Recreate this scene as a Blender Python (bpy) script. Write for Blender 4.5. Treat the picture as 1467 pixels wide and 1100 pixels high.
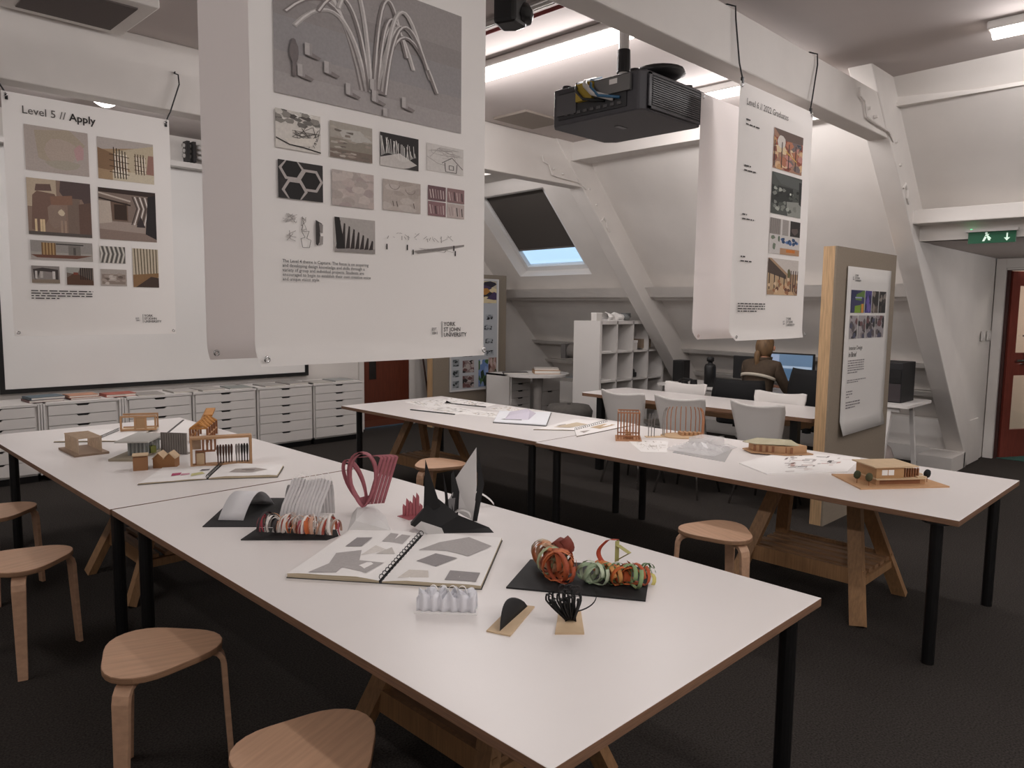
import bpy, bmesh, math, random
from mathutils import Vector, Matrix
R = math.radians
random.seed(7)
for o in list(bpy.data.objects): bpy.data.objects.remove(o)
SC = bpy.context.scene
COL = SC.collection

# ------------------------------------------------------------------ camera, world, exposure
EYE = 1.54
cd = bpy.data.cameras.new('camera'); cam = bpy.data.objects.new('camera', cd); COL.objects.link(cam)
cd.sensor_fit = 'HORIZONTAL'; cd.sensor_width = 36.0; cd.lens = 1076.0 / 1467 * 36.0
cd.clip_start = 0.05; cd.clip_end = 100
yaw, pit, rol = R(44.882), R(-5.865), R(0.671)
fw = Vector((math.cos(yaw)*math.cos(pit), math.sin(yaw)*math.cos(pit), math.sin(pit)))
rt = Vector((math.sin(yaw), -math.cos(yaw), 0)); up = rt.cross(fw)
rt2 = rt*math.cos(rol) + up*math.sin(rol); up2 = -rt*math.sin(rol) + up*math.cos(rol)
cam.matrix_world = Matrix(((rt2.x, up2.x, -fw.x, 0), (rt2.y, up2.y, -fw.y, 0), (rt2.z, up2.z, -fw.z, EYE), (0, 0, 0, 1)))
SC.camera = cam
W = bpy.data.worlds.new('world'); SC.world = W; W.use_nodes = True
bg = W.node_tree.nodes['Background']; bg.inputs[0].default_value = (0.50, 0.74, 1.0, 1); bg.inputs[1].default_value = 1.25
SC.view_settings.view_transform = 'Standard'; SC.view_settings.look = 'None'
SC.view_settings.exposure = 0.0; SC.view_settings.gamma = 1.0; SC.view_settings.use_curve_mapping = False
LAMP = 40.0
TILT = 62
LAMPCOL = (1.0, 0.958, 0.958)

# ------------------------------------------------------------------ materials
def lin(h):
    h = h.lstrip('#'); v = [int(h[i:i+2], 16)/255 for i in (0, 2, 4)]
    return tuple(c/12.92 if c <= .04045 else ((c+.055)/1.055)**2.4 for c in v) + (1,)
MATS = {}
def mat(h, rough=.6, metal=0, noise=0, scale=20, bump=0, spec=.5, stretch=None, key=None, alpha=1, trans=0, emit=0, bscale=None):
    k = (h, rough, metal, noise, scale, bump, spec, stretch, alpha, trans, emit)
    if k in MATS: return MATS[k]
    m = bpy.data.materials.new(key or 'paint_' + h.lstrip('#')); m.use_nodes = True
    nt = m.node_tree; b = nt.nodes['Principled BSDF']
    c = lin(h)
    b.inputs['Base Color'].default_value = c; b.inputs['Roughness'].default_value = rough
    b.inputs['Metallic'].default_value = metal; b.inputs['Specular IOR Level'].default_value = spec
    if alpha < 1: b.inputs['Alpha'].default_value = alpha
    if trans: b.inputs['Transmission Weight'].default_value = trans
    if emit:
        b.inputs['Emission Color'].default_value = c; b.inputs['Emission Strength'].default_value = emit
    if noise or bump:
        tc = nt.nodes.new('ShaderNodeTexCoord'); mp = nt.nodes.new('ShaderNodeMapping'); nz = nt.nodes.new('ShaderNodeTexNoise')
        nt.links.new(tc.outputs['Object'], mp.inputs[0]); nt.links.new(mp.outputs[0], nz.inputs['Vector'])
        if stretch: mp.inputs['Scale'].default_value = stretch
        nz.inputs['Scale'].default_value = scale; nz.inputs['Detail'].default_value = 5
        if noise:
            rp = nt.nodes.new('ShaderNodeValToRGB')
            rp.color_ramp.elements[0].position = .3; rp.color_ramp.elements[1].position = .7
            rp.color_ramp.elements[0].color = tuple(x*(1-noise) for x in c[:3]) + (1,)
            rp.color_ramp.elements[1].color = tuple(min(1, x*(1+noise)) for x in c[:3]) + (1,)
            nt.links.new(nz.outputs[0], rp.inputs[0]); nt.links.new(rp.outputs[0], b.inputs['Base Color'])
        if bump:
            bp = nt.nodes.new('ShaderNodeBump'); bp.inputs['Strength'].default_value = bump; bp.inputs['Distance'].default_value = .01
            nt.links.new(nz.outputs[0], bp.inputs['Height']); nt.links.new(bp.outputs[0], b.inputs['Normal'])
    MATS[k] = m
    return m
wallp = mat('dcd7d2', .85, noise=.03, scale=3, bump=.05, key='wall_paint')
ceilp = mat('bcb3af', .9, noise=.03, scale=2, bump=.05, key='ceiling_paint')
beamp = mat('d8d3ce', .6, noise=.03, scale=4, bump=.06, key='beam_paint')
slopep = mat('dcd7d2', .85, noise=.03, scale=3, bump=.05, key='slope_paint')
carpet = mat('383431', .95, noise=.5, scale=130, bump=.5, spec=.1, key='carpet')
tabw = mat('e6e1de', .35, noise=.015, scale=2, key='white_laminate')
ply = mat('80604a', .6, noise=.25, scale=12, stretch=(1, 1, 30), key='plywood_edge')
birch = mat('c69f82', .45, noise=.10, scale=5, stretch=(1, 12, 12), key='birch_veneer')
birchedge = mat('98755a', .5, noise=.2, scale=10, stretch=(1, 1, 40), key='birch_edge')
pine = mat('a07a55', .55, noise=.2, scale=6, stretch=(14, 14, 1), key='pine')
pinel = mat('c6a47c', .55, noise=.18, scale=6, stretch=(14, 14, 1), key='pine_light')
pineb = mat('9a7554', .55, noise=.2, scale=6, stretch=(14, 1, 14), key='pine_beam')
blackm = mat('0c0c0d', .4, key='black_metal')
blackc = mat('100f10', .7, noise=.1, scale=40, key='black_card')
blackp = mat('151516', .45, key='black_plastic')
chrome = mat('c8c8c8', .2, metal=1, key='chrome')
whitep = mat('d8d4d0', .45, key='white_plastic')
whitel = mat('dcd8d4', .5, key='white_lacquer')
paper = mat('efece9', .8, key='paper')
posterm = mat('ece9e5', .7, key='poster_paper')
posterb = mat('ded6d3', .75, key='poster_back')
pinkb = mat('d6c4c1', .75, key='poster_back_pink')
def translucent(m, h, f):
    nt = m.node_tree; b = nt.nodes['Principled BSDF']; o = nt.nodes['Material Output']
    tr = nt.nodes.new('ShaderNodeBsdfTranslucent'); tr.inputs[0].default_value = lin(h); mx = nt.nodes.new('ShaderNodeMixShader'); mx.inputs[0].default_value = f
    nt.links.new(b.outputs[0], mx.inputs[1]); nt.links.new(tr.outputs[0], mx.inputs[2]); nt.links.new(mx.outputs[0], o.inputs[0])
translucent(posterm, 'f4efec', .2); translucent(posterb, 'f6f0ee', .5); translucent(pinkb, 'f0e2e0', .42)
lasp = mat('b48c66', .6, noise=.12, scale=15, key='model_plywood')
lasd = mat('8a5a3a', .6, noise=.12, scale=15, key='model_plywood_dark')
tanp = mat('cdb391', .7, noise=.06, scale=20, key='tan_board')
def flat(h): return mat(h, .75, noise=.06, scale=120, key='print_' + h)

# ------------------------------------------------------------------ mesh helpers
class MB:
    def __init__(s): s.v = []; s.f = []; s.m = []
    def add(s, verts, faces, mi=0, M=None):
        n = len(s.v)
        for p in verts:
            p = Vector(p); s.v.append(tuple(M @ p) if M is not None else tuple(p))
        for f in faces: s.f.append([n+i for i in f]); s.m.append(mi)
        return s
    def box(s, a, b, mi=0, M=None, mis=None):
        (x0, y0, z0), (x1, y1, z1) = a, b
        x0, x1 = min(x0, x1), max(x0, x1); y0, y1 = min(y0, y1), max(y0, y1); z0, z1 = min(z0, z1), max(z0, z1)
        vs = [(x0,y0,z0),(x1,y0,z0),(x1,y1,z0),(x0,y1,z0),(x0,y0,z1),(x1,y0,z1),(x1,y1,z1),(x0,y1,z1)]
        fs = [(3,2,1,0),(4,5,6,7),(0,1,5,4),(1,2,6,5),(2,3,7,6),(3,0,4,7)]
        s.add(vs, fs, mi, M)
        if mis: s.m[-6:] = mis
        return s
    def beam(s, p0, p1, w, h, mi=0, upv=(0, 0, 1)):
        p0, p1 = Vector(p0), Vector(p1); d = (p1-p0); L = d.length; d.normalize()
        u = Vector(upv)
        if abs(d.dot(u)) > .99: u = Vector((1, 0, 0))
        sx = d.cross(u).normalized(); sz = sx.cross(d)
        M = Matrix(((sx.x, d.x, sz.x, p0.x), (sx.y, d.y, sz.y, p0.y), (sx.z, d.z, sz.z, p0.z), (0, 0, 0, 1)))
        return s.box((-w/2, 0, -h/2), (w/2, L, h/2), mi, M)
    def cyl(s, p0, p1, r0, r1=None, n=12, mi=0):
        r1 = r0 if r1 is None else r1
        p0, p1 = Vector(p0), Vector(p1); d = (p1-p0).normalized()
        a = Vector((1, 0, 0)) if abs(d.x) < .9 else Vector((0, 1, 0))
        u = d.cross(a).normalized(); w = d.cross(u)
        vs = []
        for p, r in ((p0, r0), (p1, r1)):
            for i in range(n):
                t = 2*math.pi*i/n; vs.append(p + u*r*math.cos(t) + w*r*math.sin(t))
        fs = [(i, (i+1) % n, n+(i+1) % n, n+i) for i in range(n)] + [tuple(range(n))[::-1], tuple(range(n, 2*n))]
        return s.add(vs, fs, mi)
    def tube(s, pts, r, n=8, mi=0):
        pts = [Vector(p) for p in pts]; vs = []; k = len(pts)
        for i, p in enumerate(pts):
            d = (pts[min(i+1, k-1)] - pts[max(i-1, 0)]).normalized()
            a = Vector((0, 0, 1)) if abs(d.z) < .9 else Vector((1, 0, 0))
            u = d.cross(a).normalized(); w = d.cross(u)
            for j in range(n):
                t = 2*math.pi*j/n; vs.append(p + u*r*math.cos(t) + w*r*math.sin(t))
        fs = [(i*n+j, i*n+(j+1) % n, (i+1)*n+(j+1) % n, (i+1)*n+j) for i in range(k-1) for j in range(n)]
        fs += [tuple(range(n))[::-1], tuple(range((k-1)*n, k*n))]
        return s.add(vs, fs, mi)
    def prism(s, poly, z0, z1, mi=0, M=None, mt=None):
        n = len(poly)
        vs = [(x, y, z0) for x, y in poly] + [(x, y, z1) for x, y in poly]
        s.add(vs, [tuple(range(n))[::-1], tuple(range(n, 2*n))], mt if mt is not None else mi, M)
        s.v = s.v[:-2*n] + s.v[-2*n:]
        b = len(s.v) - 2*n
        for i in range(n): s.f.append([b+i, b+(i+1) % n, b+n+(i+1) % n, b+n+i]); s.m.append(mi)
        return s
    def grid(s, fn, nu, nv, mi=0, cu=False):
        b = len(s.v)
        for i in range(nu+1 if not cu else nu):
            for j in range(nv+1): s.v.append(tuple(fn(i/nu, j/nv)))
        N = nu if cu else nu+1
        for i in range(nu):
            for j in range(nv):
                a = b+i*(nv+1)+j; c = b+((i+1) % N)*(nv+1)+j
                s.f.append([a, c, c+1, a+1]); s.m.append(mi)
        return s
    def lathe(s, prof, n=20, mi=0, c=(0, 0, 0)):
        return s.grid(lambda u, v: (c[0]+prof[min(int(round(v*(len(prof)-1))), len(prof)-1)][0]*math.cos(2*math.pi*u),
                                    c[1]+prof[min(int(round(v*(len(prof)-1))), len(prof)-1)][0]*math.sin(2*math.pi*u),
                                    c[2]+prof[min(int(round(v*(len(prof)-1))), len(prof)-1)][1]), n, len(prof)-1, mi, True)
    def ribbon(s, pts, wv, mi=0):
        """a flat strip following pts, width vector wv"""
        w = Vector(wv); b = len(s.v)
        for p in pts: p = Vector(p); s.v.append(tuple(p-w/2)); s.v.append(tuple(p+w/2))
        for i in range(len(pts)-1): s.f.append([b+2*i, b+2*i+1, b+2*i+3, b+2*i+2]); s.m.append(mi)
        return s
    def build(s, name, mats, parent=None, smooth=False, solid=0, bevel=0, loc=None, rot=None):
        me = bpy.data.meshes.new(name); me.from_pydata(s.v, [], s.f)
        if not isinstance(mats, (list, tuple)): mats = [mats]
        for m in mats: me.materials.append(m)
        me.polygons.foreach_set('material_index', s.m)
        if smooth: me.polygons.foreach_set('use_smooth', [True]*len(s.f))
        me.update()
        o = bpy.data.objects.new(name, me); COL.objects.link(o)
        if parent is not None: o.parent = parent
        if loc: o.location = loc
        if rot: o.rotation_euler = rot
        if solid:
            md = o.modifiers.new('solid', 'SOLIDIFY'); md.thickness = solid; md.offset = 0
        if bevel:
            md = o.modifiers.new('bevel', 'BEVEL'); md.width = bevel; md.segments = 2; md.limit_method = 'ANGLE'
        return o
def tag(o, label, cat, group=None):
    o['label'] = label; o['category'] = cat
    if group: o['group'] = group
    return o
def thing(name, label, cat, loc=(0, 0, 0), rz=0, group=None):
    o = bpy.data.objects.new(name, None); o.empty_display_size = .1; COL.objects.link(o)
    o.location = loc; o.rotation_euler = (0, 0, rz)
    return tag(o, label, cat, group)
def struct(o): o['kind'] = 'structure'; return o
def sempty(name, loc=(0, 0, 0)):
    o = bpy.data.objects.new(name, None); COL.objects.link(o); o.location = loc; o['kind'] = 'structure'; return o
def box(name, a, b, m, parent=None, bevel=0):
    return MB().box(a, b).build(name, m, parent, bevel=bevel)
def copy_tree(root, loc, rz, label=None):
    r = root.copy(); COL.objects.link(r); r.location = loc; r.rotation_euler = (0, 0, rz)
    if label: r['label'] = label
    for ch in list(root.children):
        c = ch.copy(); COL.objects.link(c); c.parent = r
        for g in list(ch.children):
            d = g.copy(); COL.objects.link(d); d.parent = c
    return r
DG = None
def text(name, body, size, parent, loc, m, rot=(R(90), 0, 0), align='LEFT', bold=0, gap=1.0):
    cu = bpy.data.curves.new(name, 'FONT'); cu.body = body; cu.size = size; cu.resolution_u = 2
    cu.align_x = align; cu.align_y = 'TOP'; cu.offset = bold*size; cu.space_line = gap
    t = bpy.data.objects.new('tmp', cu); COL.objects.link(t)
    dg = bpy.context.evaluated_depsgraph_get()
    me = bpy.data.meshes.new_from_object(t.evaluated_get(dg))
    bpy.data.objects.remove(t); bpy.data.curves.remove(cu)
    me.materials.clear(); me.materials.append(m)
    o = bpy.data.objects.new(name, me); COL.objects.link(o); o.parent = parent; o.location = loc; o.rotation_euler = rot
    return o

# ------------------------------------------------------------------ room shell
CZ = 3.2
def xs(y, z): return 6.24 + .08*(y-2) + (2.777-z)*.975       # inner face of the roof slope
floor = struct(box('floor', (-4, -4, -.05), (12, 8.6, 0), carpet))
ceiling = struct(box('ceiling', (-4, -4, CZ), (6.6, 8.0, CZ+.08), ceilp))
struct(box('wall_left', (-4.1, -4, 0), (-4, 8, CZ+.05), wallp))
struct(box('wall_front', (-4.1, -4.1, 0), (12, -4, CZ+.05), wallp))
GY = 7.85
wb = MB(); wb.box((-4.1, GY, 0), (5.23, GY+.1, CZ+.05)); 
wp = [(5.99, 0), (8.9, 0), (8.9, .3), (xs(GY, .3)+.12, .3), (xs(GY, 3.24)+.12, 3.24), (5.99, 3.24)]; n6 = len(wp)
wb.add([(x, GY, z) for x, z in wp]+[(x, GY+.1, z) for x, z in wp], [tuple(range(n6)), tuple(range(n6, 2*n6))[::-1]]+[(i, n6+i, n6+(i+1) % n6, (i+1) % n6) for i in range(n6)])
wb.box((5.23, GY, 2.03), (5.99, GY+.1, CZ+.05))
struct(wb.build('wall_back', wallp))
# roof slope with a hole for the rooflight
HY0, HY1, HZ0, HZ1 = 5.95, 7.30, 1.955, 2.90
sl = MB()
def sq(y0, y1, z0, z1, off=0):
    sl.add([(xs(y0,z0)+off,y0,z0),(xs(y1,z0)+off,y1,z0),(xs(y1,z1)+off,y1,z1),(xs(y0,z1)+off,y0,z1)], [(0,1,2,3)])
ZT, ZB = 3.28, .36
sq(2.02, HY0, ZB, ZT); sq(HY1, 8.0, ZB, ZT); sq(HY0, HY1, ZB, HZ0); sq(HY0, HY1, HZ1, ZT)
sq(-4, 2.02, 2.1, ZT)
slope = struct(sl.build('wall_slope', slopep))
# reveal of the rooflight: sides go outward, perpendicular to the slope
rv = MB(); nx, nz_ = .11, .107
c = [(xs(HY0,HZ0),HY0,HZ0),(xs(HY1,HZ0),HY1,HZ0),(xs(HY1,HZ1),HY1,HZ1),(xs(HY0,HZ1),HY0,HZ1)]
d_ = [(p[0]+nx, p[1]+(.09 if i in (0, 3) else -.06), p[2]+nz_) for i, p in enumerate(c)]
rv.add(c+d_, [(0,1,5,4),(1,2,6,5),(2,3,7,6),(3,0,4,7)])
win = sempty('window_1', ((c[0][0]+c[2][0])/2, (HY0+HY1)/2, HZ0))
wl = Vector(win.location)
def wpt(u, v, o=0):
    """point on the window plane: u 0..1 along y from the near side, v 0..1 up the slope, o = outward"""
    a = Vector(d_[0]); e1 = Vector(d_[1])-a; e2 = Vector(d_[3])-a; n = Vector((.714, 0, .70))
    return a + e1*u + e2*v + n*o - wl
for i in range(len(rv.v)): rv.v[i] = tuple(Vector(rv.v[i]) - wl)
rv.build('window_reveal', mat('dedbd8', .6), win)
def wquad(name, u0, u1, v0, v1, o0, o1, m):
    vs = [wpt(u,v,o) for o in (o0,o1) for u,v in ((u0,v0),(u1,v0),(u1,v1),(u0,v1))]
    return MB().add(vs, [(3,2,1,0),(4,5,6,7),(0,1,5,4),(1,2,6,5),(2,3,7,6),(3,0,4,7)]).build(name, m, win)
fr = mat('e4e4e4', .4)
for nm, a in (('frame_rail', (0, 1, 0, .05)), ('frame_rail', (0, 1, .93, 1)), ('frame_stile', (0, .05, .05, .93)), ('frame_stile', (.95, 1, .05, .93))):
    wquad(nm, *a, -.04, .03, fr)
wquad('pane', .05, .95, .05, .93, .0, .006, mat('ffffff', .02, trans=1, key='window_glass'))
wquad('roller_blind', .05, .95, .27, .94, -.02, -.012, mat('4a4541', .8, key='blind_cloth'))
wquad('blind_rail', .05, .95, .255, .272, -.025, -.007, mat('6c6966', .5))
# knee wall, baseboard, trunking
struct(box('wall_knee', (8.42, 2.02, 0), (8.9, 8.0, .45), slopep))
struct(box('baseboard_right', (8.38, 2.0, 0), (8.42, 7.85, .16), beamp))
def rail(z, h, d, y0, y1, name):
    x = xs(3, z)
    return struct(MB().add([(xs(y,zz)-dd, y, zz) for y in (y0, y1) for zz, dd in ((z,-.1),(z,d),(z+h,d),(z+h,-.25))],
        [(0,1,5,4),(1,2,6,5),(2,3,7,6),(3,0,4,7),(3,2,1,0),(4,5,6,7)]).build(name, beamp))
rail(1.67, .11, .20, 2.18, 7.85, 'trim_1')
rail(1.635, .035, .13, 2.18, 7.85, 'trim_10')
rail(1.00, .05, .10, 2.18, 7.85, 'trim_2')
rail(.70, .05, .10, 2.18, 7.85, 'trim_3')
rail(.76, .2, .02, 2.18, 7.85, 'trim_4')
# upper purlin
pb = MB().box((5.94, -4, 3.03), (6.4, 7.85, 3.22)).box((5.92, -4, 3.015), (5.97, 7.85, 3.04))
struct(pb.build('trim_5', beamp))
# trusses
def truss(name, y0, y1, dx, ztop, xb):
    t = sempty(name, (dx+5.83, y0, 0)); o = Vector((dx+5.83, y0, 0))
    tb = MB().box((xb-o.x, 0, 2.777), (.55, y1-y0, ztop)); tb.build('tie_beam', beamp, t, bevel=.008)
    # rafter: parallelogram in xz
    dz = 2.6; k = .975
    def rx(z): return (2.777-z)*k
    P = [(rx(3.3), 3.3), (rx(.14), .14), (rx(.0), .0), (rx(.0)+.45, .0), (rx(.14)+.45, .14), (rx(3.3)+.45, 3.3)]
    r = MB(); n = len(P)
    vs = [(x, -.012, z) for x, z in P] + [(x, y1-y0+.01, z) for x, z in P]
    r.add(vs, [tuple(range(n)), tuple(range(n, 2*n))[::-1]] + [(i, n+i, n+(i+1) % n, (i+1) % n) for i in range(n)])
    r.build('rafter', beamp, t, bevel=.008)
    # raised strap at the joint and scrolled iron fixing on the rafter
    MB().tube([(-.62, -.02, 3.0), (-.60, -.02, 2.95), (-.52, -.02, 2.93), (-.47, -.02, 2.84), (-.40, -.02, 2.83), (-.05, -.02, 2.815), (.06, -.02, 2.76)], .008, 6).build('iron_strap', beamp, t)
    MB().tube([(.33, -.018, 2.46), (.36, -.02, 2.50), (.41, -.02, 2.46), (.42, -.02, 2.40), (.47, -.018, 2.36)], .01, 6).build('iron_strap', beamp, t)
    for bx, bz in ((-.44, 2.9), (-.30, 2.87), (.12, 2.77), (.24, 2.62)):
        MB().cyl((bx, -.005, bz), (bx, -.03, bz), .013, .009, 8).build('bolt', beamp, t)
    return t
truss('trim_6', 2.02, 2.16, 0, 3.05, -4)
truss('trim_7', 5.10, 5.26, .27, 3.2, -4)
# projecting plinth at the truss foot
struct(box('baseboard_plinth', (7.95, 2.0, 0), (8.44, 2.3, .15), beamp))
# entrance lobby cut into the slope
ls = MB(); lp = [(8.40, 0), (9.25, 0), (9.25, 2.3), (6.62, 2.3), (8.40, .46)]; n5 = len(lp)
ls.add([(x, 2.03, z) for x, z in lp]+[(x, 2.12, z) for x, z in lp], [tuple(range(n5)), tuple(range(n5, 2*n5))[::-1]]+[(i, n5+i, n5+(i+1) % n5, (i+1) % n5) for i in range(n5)])
struct(ls.build('wall_lobby_side', wallp))
lob = MB(); lob.box((9.2, 1.93, 0), (9.3, 2.12, 2.4)); lob.box((9.2, -.4, 1.98), (9.3, 1.93, 2.4)); lob.box((9.2, -4, 0), (9.3, .55, 2.4))
struct(lob.build('wall_lobby', wallp))
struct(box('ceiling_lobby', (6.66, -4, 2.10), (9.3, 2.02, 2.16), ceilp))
struct(box('trim_8', (6.44, -4, 2.22), (6.75, 2.02, 2.33), beamp, bevel=.008))
struct(box('trim_9', (6.62, -4, 2.10), (6.72, 2.02, 2.22), wallp))
struct(box('wall_corridor', (11.2, -4, 0), (11.3, 5, 2.6), mat('dccfc2', .8)))
struct(box('ceiling_corridor', (9.3, -4, 2.45), (11.3, 5, 2.5), ceilp))
struct(box('wall_corridor_end', (9.3, 2.75, 0), (11.3, 2.85, 2.5), mat('d8cfc6', .8)))
struct(box('floor_corridor', (9.22, -4, -.02), (11.3, 3, .006), mat('2f5a52', .95, noise=.3, scale=150)))
cl = bpy.data.lights.new('corridor_lamp', 'AREA'); cl.size = .6; cl.energy = 26; cl.color = (1, .9, .82)

# ------------------------------------------------------------------ ceiling lights
diff = mat('fff6f0', .5, emit=6.0, key='lamp_diffuser')
hous = mat('d0ccc8', .5)
def ceiling_light(x, y0, y1, label, z=None, power=1.0, w=.2):
    z = CZ if z is None else z
    t = thing('ceiling_light', label, 'light', (x, (y0+y1)/2, z), 0, 'ceiling strip lights')
    L = (y1-y0)/2
    MB().box((-w/2-.01, -L, -.05), (w/2+.01, L, -.001)).build('housing', hous, t, bevel=.01)
    MB().grid(lambda u, v: (-w/2+w*u, -L+.02+(2*L-.04)*v, -.05-.045*math.sin(math.pi*u)), 8, 1).build('diffuser', diff, t, smooth=True)
    for sd in (-1, 1):
        ld = bpy.data.lights.new('tube', 'AREA'); ld.shape = 'RECTANGLE'; ld.size = w*.6; ld.size_y = 2*L-.06
        ld.energy = LAMP*power*.5; ld.color = LAMPCOL
        lo = bpy.data.objects.new('tube', ld); COL.objects.link(lo); lo.parent = t; lo.location = (sd*.03, 0, -.115); lo.rotation_euler = (0, -sd*R(TILT), 0)
    return t
ceiling_light(3.70, 2.75, 4.55, 'long ceiling strip light running behind the projector, above red cable', power=1.1)
ceiling_light(5.15, -.25, 1.26, 'ceiling strip light in front of the beam, near the exit sign side', power=.6, w=.12)
ceiling_light(5.20, 2.4, 3.6, 'ceiling strip light beside the upper purlin behind the projector', power=.7, w=.12)
ceiling_light(2.10, 5.9, 6.8, 'ceiling strip light above the projection screen, behind the poster titled Apply', power=1.0)
ceiling_light(5.30, 5.7, 7.0, 'ceiling strip light near the rooflight with dark blind', z=3.1, power=.5)
ceiling_light(2.10, -.9, .6, 'ceiling strip light over the near end of the stool table', power=.72)
ceiling_light(-.8, 2.9, 4.4, 'ceiling strip light over the stools side of the room', power=.9)
ceiling_light(-.8, -1.9, -.4, 'ceiling strip light towards the front wall', power=1.6)
ceiling_light(2.10, -3.2, -1.7, 'ceiling strip light nearest the front wall', power=1.7)
ceiling_light(5.15, -3.2, -1.7, 'ceiling strip light over the lobby end of the front wall', power=.8, w=.12)
t = thing('lobby_light', 'round white ceiling lamp in the entrance lobby', 'light', (7.9, .55, 2.10))
MB().cyl((0, 0, -.06), (0, 0, 0), .13, .15, 20).build('diffuser', diff, t)
ld = bpy.data.lights.new('bulb', 'POINT'); ld.energy = 16; ld.color = LAMPCOL; ld.shadow_soft_size = .1
lo = bpy.data.objects.new('bulb', ld); COL.objects.link(lo); lo.parent = t; lo.location = (0, 0, -.18)
lt = thing('corridor_light', 'square ceiling lamp in the corridor beyond the glazed door', 'light', (10.1, 1.6, 2.45))
MB().box((-.3, -.3, -.04), (.3, .3, 0)).build('housing', hous, lt)
lo = bpy.data.objects.new('tube', cl); COL.objects.link(lo); lo.parent = lt; lo.location = (0, 0, -.05)
# ceiling cassette at the left, and loft hatch behind the projector
t = thing('ceiling_vent', 'square dark grey ceiling grille in white frame', 'vent', (1.35, 4.75, CZ))
MB().box((-.33, -.31, -.05), (.33, .31, 0)).build('frame', beamp, t, bevel=.01)
MB().box((-.24, -.23, -.058), (.24, .23, -.049)).build('grille', mat('5d5552', .8, noise=.05, scale=200), t)
t = thing('ceiling_hatch', 'small grey square ceiling hatch near the far truss', 'hatch', (4.95, 4.75, CZ))
MB().box((-.25, -.2, -.02), (.25, .2, 0)).build('panel', mat('8d837a', .8), t)
t = thing('ceiling_conduit', 'silver and dark red conduits running along the ceiling', 'conduit', (3.1, 3.5, CZ-.03))
MB().cyl((0, -1.6, 0), (0, 1.2, 0), .018, n=8).build('silver_pipe', mat('a8a4a0', .35, metal=.6), t, smooth=True)
MB().cyl((.12, -1.2, .01), (.12, 1.4, .01), .012, n=8).build('red_cable', mat('7a2e2e', .5), t, smooth=True)
MB().cyl((.05, -1.6, .01), (.05, 1.2, .01), .012, n=8).build('silver_pipe', mat('a8a4a0', .35, metal=.6), t, smooth=True)

# ------------------------------------------------------------------ doors
brown = mat('5e2c1c', .45, noise=.18, scale=5, stretch=(10, 10, 1), key='mahogany')
d1 = sempty('door_1', (5.61, GY, 0))
MB().box((-.345, -.02, .02), (.345, .02, 1.99)).build('door_leaf', brown, d1)
MB().box((-.27, -.028, .62), (-.17, -.018, 1.75)).build('vision_panel', mat('26211f', .15), d1)
for nm, a, b in (('architrave', (-.42, -.03, 0), (-.35, -.001, 2.03)), ('architrave', (.35, -.03, 0), (.44, -.001, 2.03)), ('architrave', (-.42, -.03, 2.031), (.44, -.001, 2.1))):
    MB().box(a, b).build(nm, beamp, d1)
MB().box((-.345, -.026, .02), (.345, -.019, .10)).build('kick_plate', mat('6a3c2c', .4), d1)
redw = mat('7c3a30', .4, noise=.15, scale=5, stretch=(10, 10, 1), key='red_wood')
d2 = sempty('door_2', (9.24, 1.9, 0))
def door_leaf(parent, rz, loc):
    e = bpy.data.objects.new('door_leaf', None); COL.objects.link(e); e.parent = parent; e.location = loc; e.rotation_euler = (0, 0, rz)
    for nm, a, b in (('stile', (0, -.022, 0), (.11, .022, 1.97)), ('stile', (.69, -.022, 0), (.8, .022, 1.97)), ('rail', (.11, -.022, 1.82), (.69, .022, 1.97)),
                     ('rail', (.11, -.022, .88), (.69, .022, 1.12)), ('rail', (.11, -.022, 0), (.69, .022, .3))):
        MB().box(a, b).build(nm, redw, e)
    g = mat('f2e8e0', .03, trans=1, key='door_glass')
    MB().box((.11, -.004, 1.12), (.69, .004, 1.82)).build('pane', g, e); MB().box((.11, -.004, .3), (.69, .004, .88)).build('pane', g, e)
    MB().tube([(.2, -.022, 1.0), (.2, -.07, 1.0), (.2, -.07, 1.3), (.2, -.022, 1.3)], .011).build('pull_handle', chrome, e)
    MB().cyl((.1, -.05, 1.04), (.7, -.05, 1.04), .012).build('push_bar', chrome, e)
door_leaf(d2, R(-28), (.02, 0, 0))
door_leaf(d2, R(-152+90), (.02, -1.34, 0))
for nm, a, b in (('jamb', (-.035, .0, 0), (.055, .028, 1.975)), ('jamb', (-.035, -1.42, 0), (.055, -1.36, 1.975)), ('head', (-.035, -1.42, 1.976), (.055, .028, 1.999))):
    MB().box(a, b).build(nm, mat('3c1d18', .5), d2)
for nm, a, b in (('architrave', (-.08, .03, 0), (-.041, .118, 2.095)), ('architrave', (-.08, -1.4, 2.0), (-.041, .029, 2.095))):
    MB().box(a, b).build(nm, beamp, d2)
t = thing('light_switch', 'white double light switch plate on lobby wall', 'switch', (8.95, 2.02, 1.30))
for i in (0, 1):
    MB().box((-.2+i*.22, -.012, -.05), (-.06+i*.22, 0, .05)).build('plate', whitep, t, bevel=.004)
    MB().box((-.15+i*.22, -.02, -.02), (-.11+i*.22, -.01, .02)).build('rocker', whitel, t)
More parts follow.
